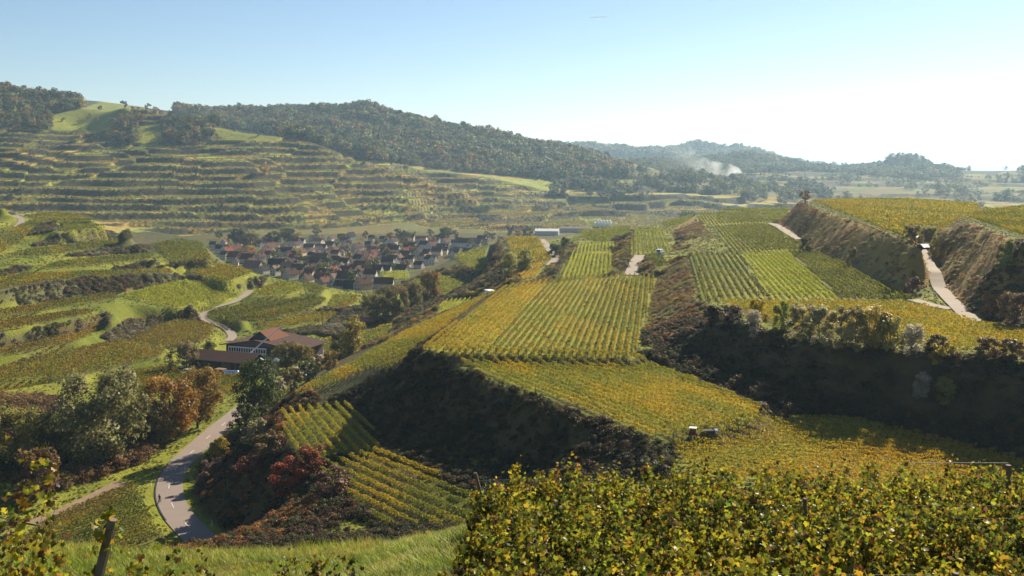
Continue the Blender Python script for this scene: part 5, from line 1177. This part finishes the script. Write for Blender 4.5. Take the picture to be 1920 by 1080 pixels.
def vine_front(p0, p1, top, label, dens, nsingle, posts=(), lean=0.0, warm=0.0, low=0.35):
    p0 = np.array(p0, float); p1 = np.array(p1, float); L = np.hypot(*(p1-p0)); d = (p1-p0)/L; nv = np.array([-d[1], d[0]])
    mid = (p0+p1)/2; org = np.array([mid[0], mid[1], float(fground(*mid))]); e = empty('grapevine_row', tuple(org))
    n = int(L*dens); ns = max(6, int(L*11)); sid = RNG.integers(0, ns, n); st0 = np.sort(RNG.random(ns)*L); slen = RNG.normal(0, 0.22, ns); sofs = RNG.normal(0, 0.17, ns)
    hh_ = RNG.random(n)**0.8; t = np.clip(st0[sid]+slen[sid]*hh_+RNG.normal(0, 0.055, n), 0, L)
    tp = top(t/L)*(0.82+0.36*vnoise(t*1.7, t*0+3, int(p0[1]*10))); shoot = RNG.random(n) < 0.05
    tp = tp*(0.68+0.62*RNG.random(ns)[sid]**1.6); h = low + (tp-low)*hh_; h = np.where(shoot, tp*(1+0.22*RNG.random(n)*vnoise(t*4, t*0, 9)), h)
    off = (sofs[sid]*(0.4+hh_)+RNG.normal(0, 0.11, n))*(0.75+0.5*np.sin(np.clip((h-low)/np.maximum(tp-low, .1), 0, 1)*3))
    x = p0[0]+d[0]*t+nv[0]*off; y = p0[1]+d[1]*t+nv[1]*off; z = fground(x, y)+h
    sg = np.where(off == 0, 1, np.sign(off)); nr_ = np.stack([nv[0]*sg, nv[1]*sg, np.full(n, 0.55)], 1)+RNG.normal(0, 0.6, (n, 3))
    pw_ = FPR.copy(); pw_[5:] *= 1+warm*4; pw_ /= pw_.sum()
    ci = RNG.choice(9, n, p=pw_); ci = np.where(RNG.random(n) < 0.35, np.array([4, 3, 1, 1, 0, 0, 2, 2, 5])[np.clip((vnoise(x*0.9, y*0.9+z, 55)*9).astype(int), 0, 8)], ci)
    ci = np.where((h < tp*0.45) & (RNG.random(n) < 0.4), 3, ci)  # lower leaves turned dark green, shade inside the canopy as colour
    size = RNG.uniform(0.04, 0.105, n)*np.where(shoot, 0.75, 1)
    c = np.stack([x, y, z], 1)-org
    front = np.where((y-org[1])*1.0+off*0 + RNG.normal(0, 0.1, n) < 1e9)[0]
    order = np.argsort(c[:, 1]+RNG.random(n)*0.5)[:nsingle]
    keep = np.ones(n, bool); keep[order] = False
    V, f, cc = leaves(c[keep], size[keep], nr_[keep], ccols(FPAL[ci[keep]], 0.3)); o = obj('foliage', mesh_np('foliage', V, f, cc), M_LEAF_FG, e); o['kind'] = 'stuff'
    for i in order:
        q = obj('leaf', SINGLE[ci[i]], None, e, tuple(c[i])); s = float(size[i]); q.scale = (s, s, s); q.rotation_euler = (RNG.normal(0, 0.5), RNG.normal(0, 0.5), RNG.normal(0, 0.8))
    cn = MB()
    for q in range(0, ns, 2):
        b0 = p0+d*st0[q]; b1 = p0+d*(st0[q]+slen[q])+nv*sofs[q]; tq = float(top(np.array([st0[q]/L]))[0])*1.02
        cn.tube([(b0[0]-org[0], b0[1]-org[1], float(fground(*b0))-org[2]+0.5), ((b0[0]+b1[0])/2-org[0], (b0[1]+b1[1])/2-org[1], float(fground(*b0))-org[2]+tq*0.65), (b1[0]-org[0], b1[1]-org[1], float(fground(*b1))-org[2]+tq)], [0.008, 0.006, 0.003], 4, False)
    cn.build('canes', M_CANE, e)['kind'] = 'stuff'
    k = 0.5
    while k < L:
        q = p0+d*k; obj('stem', STEM, None, e, (q[0]-org[0], q[1]-org[1], float(fground(*q))-org[2]), RNG.random()*6); k += 1.1
    for k in posts:
        q = p0+d*k; po = obj('post', TPOST, None, e, (q[0]-org[0], q[1]-org[1], float(fground(*q))-org[2])); po.rotation_euler = (RNG.normal(0, .04), lean if k < 0.3 else RNG.normal(0, .03), 0)
    for hh in ((0.75, 1.15) if int(p0[1]*10) % 2 else ()):
        a_ = p0; b_ = p1
        MB().tube([(a_[0]-org[0], a_[1]-org[1], float(fground(*a_))-org[2]+hh), (0, 0, hh), (b_[0]-org[0], b_[1]-org[1], float(fground(*b_))-org[2]+hh)], 0.0025, 4).build('wire', M_WIRE, e)
    return tag(e, label, 'grapevine', 'foreground grapevine rows')
NFR = 10
for k in range(NFR):
    Y0 = 10.6+1.85*k; xl = -1.75+0.135*k+RNG.normal(0, 0.12); xr = 0.53*Y0+1.6
    ht = 1.22+0.1*math.sin(k*2.1)
    lab = 'grapevine row on the right, nearest to the camera' if k == 0 else ('grapevine row on the right, farthest in the foreground block' if k == NFR-1 else 'foreground grapevine row on the right, %s from the camera' % ordinal(k))
    vine_front((xl, Y0+0.25), (xr, Y0-0.35), lambda s, ht=ht, k=k: ht*(0.9+0.2*vnoise(s*7, s*0+k, 12)+0.12*(s < 0.5)*(k > 5))*np.clip(0.55+5*s, 0, 1), lab, 800 if k < 6 else 600, 110 if k < 4 else 40, ((6.6,) if k == 1 else (4.2+1.3*(k % 3),) if k in (5, 9) else ()), -0.03, 0.15)
vine_front((-8.6, 12.2), (-5.7, 13.6), lambda s: 2.7-0.7*s, 'tall golden grapevine at the lower left corner', 480, 110, (), 0.0, 1.0)
vine_front((-5.9, 13.9), (-2.7, 16.6), lambda s: 0.95+0.25*np.sin(s*9), 'low grapevine row along the bottom edge left of the grass', 330, 90, (), 0.0, 1.0)
# leaning post with leaves at lower left
px_, py_ = -5.55, 13.3; e = empty('vine_post', (px_, py_, float(fground(px_, py_))))
MB().tube([(-0.25, 0, -0.2), (0.0, 0, 1.0), (0.26, 0.02, 2.05)], [0.075, 0.07, 0.065], 8).build('pole', M_WOOD, e)
n = 110; t = RNG.random(n)**0.7; c = np.stack([-0.25+0.5*t+RNG.normal(0, 0.12, n), RNG.normal(0, 0.12, n), t*2.25], 1)
V, f, cc = leaves(c, RNG.uniform(0.07, 0.13, n), RNG.normal(0, 1, (n, 3)), ccols(FPAL[RNG.choice(9, n, p=[.25, .2, .2, .1, .02, .1, .05, .03, .05])], 0.2)); o = obj('foliage', mesh_np('foliage', V, f, cc), M_LEAF_FG, e); o['kind'] = 'stuff'
tag(e, 'leaning wooden vine post with leaves at the lower left', 'post')
x_, y_ = -0.72, 25.6; e = empty('vine_post', (x_, y_, float(fground(x_, y_)))); MB().tube([(0.18, 0, -0.2), (0, 0, 0.7), (-0.22, 0, 1.5)], [0.05, 0.05, 0.045], 8).build('pole', M_WOOD, e)
for hh in (0.75, 1.3): MB().tube([(-0.18, 0, hh), (1.6, 0.3, hh-0.05)], 0.006, 4).build('wire', M_WIRE, e)
tag(e, 'leaning grey end post with wires left of the foreground vines', 'post')
x_, y_ = 12.35, 25.0; e = empty('vine_post', (x_, y_, float(fground(x_, y_)))); MB().tube([(0, 0, -0.2), (0, 0, 1.7)], [0.07, 0.065], 8).build('pole', M_WOOD, e)
MB().tube([(0, 0, 1.75), (-2.4, 0.2, 1.7)], 0.008, 4).build('wire', M_WIRE, e); tag(e, 'grey wooden post above the vines at the right edge', 'post')
# ---- grass
def grass(name, label, n, box, fn, smin, smax, pal, wide=1.0):
    x = RNG.uniform(box[0], box[1], n); y = RNG.uniform(box[2], box[3], n); ok = fn(x, y) & (np.abs(x) < y*0.53+1.5); x, y = x[ok], y[ok]
    s = RNG.uniform(smin, smax, len(x))*(0.5+vnoise(x*0.7, y*0.7, 4)); scatter(name, np.stack([x, y, zn(x, y)-0.02], 1), np.stack([s*wide, s*wide, s], 1), tints(x*12, y*12, pal, 61, 0.2), TUFTS, label, 'grass', 5)
GP = [(0.26, 0.32, 0.03), (0.33, 0.36, 0.04), (0.20, 0.26, 0.03), (0.38, 0.36, 0.06), (0.42, 0.37, 0.09)]
grass('grass', 'bright green grass on the slope left of the foreground vines', 30000, (-16, 3.0, 13, 31), lambda x, y: (x < -0.6) | (y > 24), 0.16, 0.36, GP, 1.6)
grass('tall_grass', 'taller yellow grass along the crest of the foreground slope', 2600, (-14, 3, 26, 33), lambda x, y: vnoise(x*0.6, y*0.6, 14) > 0.45, 0.25, 0.55, GP[3:]+GP[:1], 0.8)
grass('verge_grass', 'coarse grass on the steep slope beyond the crest', 9000, (-30, 20, 31, 62), lambda x, y: x == x, 0.3, 0.6, GP, 1.8)
# reeds and rusty grass beside the stream
xr = []; 
for (u0, v0), (u1, v1) in (((105, 925), (265, 835)), ((150, 900), (300, 830)), ((170, 900), (270, 862)), ((0, 770), (100, 765)), ((30, 790), (120, 785))):
    for k in range(420):
        t = RNG.random(); x, y = W(u0+(u1-u0)*t, v0+(v1-v0)*t, -66.5); xr.append((x+RNG.normal(0, 1.6), y+RNG.normal(0, 2.2)))
xr = np.array(xr); s = RNG.uniform(1.2, 2.4, len(xr)); scatter('reeds', np.c_[xr, zn(xr[:, 0], xr[:, 1])-0.1], np.stack([s*1.2, s*1.2, s], 1), tints(xr[:, 0], xr[:, 1], [(0.22, 0.13, 0.05), (0.26, 0.17, 0.06), (0.16, 0.08, 0.04), (0.2, 0.14, 0.05)], 63), BUSHES, 'rusty reed belts along the stream', 'reeds', 4)
# undergrowth beneath the stream trees
xs = []
for k in range(2600):
    u = RNG.uniform(-20, 400); v_ = RNG.uniform(765, 935); 
    if v_ < 930-(u)*0.36 and v_ > 770: xs.append(W(u, v_, -66.8))
xs = np.array(xs); ok = np.ones(len(xs), bool)
for a in np.array(ROADS)[::2]: ok &= (xs[:, 0]-a[0])**2+(xs[:, 1]-a[1])**2 > 9**2
xs = xs[ok]; s = RNG.uniform(0.8, 2.6, len(xs)); scatter('undergrowth', np.c_[xs, zn(xs[:, 0], xs[:, 1])-0.1], s, tints(xs[:, 0], xs[:, 1], DARKB+[(0.09, 0.09, 0.03), (0.12, 0.10, 0.03), (0.14, 0.07, 0.03)], 64), BUSHES, 'dark undergrowth beneath the stream trees', 'undergrowth', 4)

# short tufty grass on treads, verges and meadows of the near slopes
n = 150000; y = 60+(560-60)*RNG.random(n)**1.3; x = RNG.uniform(-1, 1, n)*(y*0.53+12); ok = NG.sample(x, y, NSLOPE) < 0.42
for p in PLOTS: ok &= ~inpoly(x, y, p['P']) | (RNG.random(n) < 0.25)
for q, wd in [(np.array(ROADS), 3.4)] + [(np.array(t), TRACKS[i][2]*0.55) for i, t in enumerate(TRACKS_S)]:
    for a in q: ok &= (x-a[0])**2+(y-a[1])**2 > wd*wd
ok &= ~inpoly(x, y, YARD) & (vnoise(x*0.25, y*0.25, 91) + RNG.random(n)*0.4 > 0.5)
x, y = x[ok], y[ok]; s = RNG.uniform(0.25, 0.6, len(x))*(0.6+y/700)
scatter('meadow_grass', np.stack([x, y, zn(x, y)-0.05], 1), np.stack([s*1.3, s*1.3, s*0.55], 1), tints(x, y, [(0.13, 0.15, 0.025), (0.19, 0.19, 0.03), (0.18, 0.155, 0.04), (0.11, 0.125, 0.025)], 93, 0.2), CLUMPS, 'tufty grass on verges and terrace treads', 'grass', 4)
# ------------------------------------------------------------------ haze and smoke
def volume_box(name, x0, x1, y0, y1, z0, z1): return MB().box(x0, x1, y0, y1, z0, z1).mesh(name)
m, n, l = newmat('haze_air')
pv = n.new('ShaderNodeVolumePrincipled'); pv.inputs['Color'].default_value = (0.50, 0.73, 1.0, 1); pv.inputs['Density'].default_value = 0.00008; pv.inputs['Anisotropy'].default_value = 0.35
on = n.new('ShaderNodeOutputMaterial'); l.new(pv.outputs[0], on.inputs['Volume'])
tag(obj('haze', volume_box('haze', -70000, 70000, -400, 95000, -130, 190), m), 'pale autumn haze filling the valley', kind='stuff')
def smoke():
    pts = [WY(u, v, Y) for u, v, Y in ((1391,326,2150),(1384,322,2150),(1368,319,2155),(1335,316,2165),(1300,309,2180),(1262,290,2200),(1225,262,2230),(1195,232,2260))]
    o = MB().tube(pts, [3, 9, 14, 17, 25, 42, 55, 40], 14).mesh('smoke')
    m, n, l = newmat('smoke_volume')
    pv = n.new('ShaderNodeVolumePrincipled'); pv.inputs['Color'].default_value = (0.95, 0.96, 1.0, 1); pv.inputs['Anisotropy'].default_value = 0.3
    ge = n.new('ShaderNodeNewGeometry'); nz = n.new('ShaderNodeTexNoise'); nz.inputs['Scale'].default_value = 0.045; nz.inputs['Detail'].default_value = 4; l.new(ge.outputs['Position'], nz.inputs['Vector'])
    mr = n.new('ShaderNodeMapRange'); mr.inputs['From Min'].default_value = 0.36; mr.inputs['From Max'].default_value = 0.75; mr.inputs['To Min'].default_value = 0; mr.inputs['To Max'].default_value = 1; l.new(nz.outputs['Fac'], mr.inputs['Value'])
    sx = n.new('ShaderNodeSeparateXYZ'); l.new(ge.outputs['Position'], sx.inputs[0])
    m2 = n.new('ShaderNodeMapRange'); m2.inputs['From Min'].default_value = pts[-1][0]; m2.inputs['From Max'].default_value = pts[0][0]; m2.inputs['To Min'].default_value = 0.0; m2.inputs['To Max'].default_value = 1.0; l.new(sx.outputs['X'], m2.inputs['Value'])
    pwn = n.new('ShaderNodeMath'); pwn.operation = 'POWER'; pwn.inputs[1].default_value = 4.5; l.new(m2.outputs[0], pwn.inputs[0])
    mu = n.new('ShaderNodeMath'); mu.operation = 'MULTIPLY'; l.new(mr.outputs[0], mu.inputs[0]); l.new(pwn.outputs[0], mu.inputs[1])
    mk = n.new('ShaderNodeMath'); mk.operation = 'MULTIPLY'; mk.inputs[1].default_value = 0.11; l.new(mu.outputs[0], mk.inputs[0]); l.new(mk.outputs[0], pv.inputs['Density'])
    on = n.new('ShaderNodeOutputMaterial'); l.new(pv.outputs[0], on.inputs['Volume'])
    tag(obj('smoke', o, m), 'white smoke drifting left from a fire in the far valley', 'smoke', kind='stuff')
smoke()
m_, n_, l_ = newmat('ice_trail'); M_TRAIL = m_; t_ = n_.new('ShaderNodeBsdfTranslucent'); t_.inputs['Color'].default_value = (0.95, 0.95, 0.95, 1); d_ = n_.new('ShaderNodeBsdfDiffuse'); d_.inputs['Color'].default_value = (0.95, 0.95, 0.95, 1); a_ = n_.new('ShaderNodeMixShader'); l_.new(t_.outputs[0], a_.inputs[1]); l_.new(d_.outputs[0], a_.inputs[2]); o_ = n_.new('ShaderNodeOutputMaterial'); l_.new(a_.outputs[0], o_.inputs[0])
a = WY(1106, 33, 20000); b = WY(1139, 31, 20300)
tag(MB().tube([a, ((a[0]+b[0])/2, (a[1]+b[1])/2, (a[2]+b[2])/2), b], [4, 9, 5], 8).build('contrail', M_TRAIL), 'short white contrail high in the sky', 'contrail')
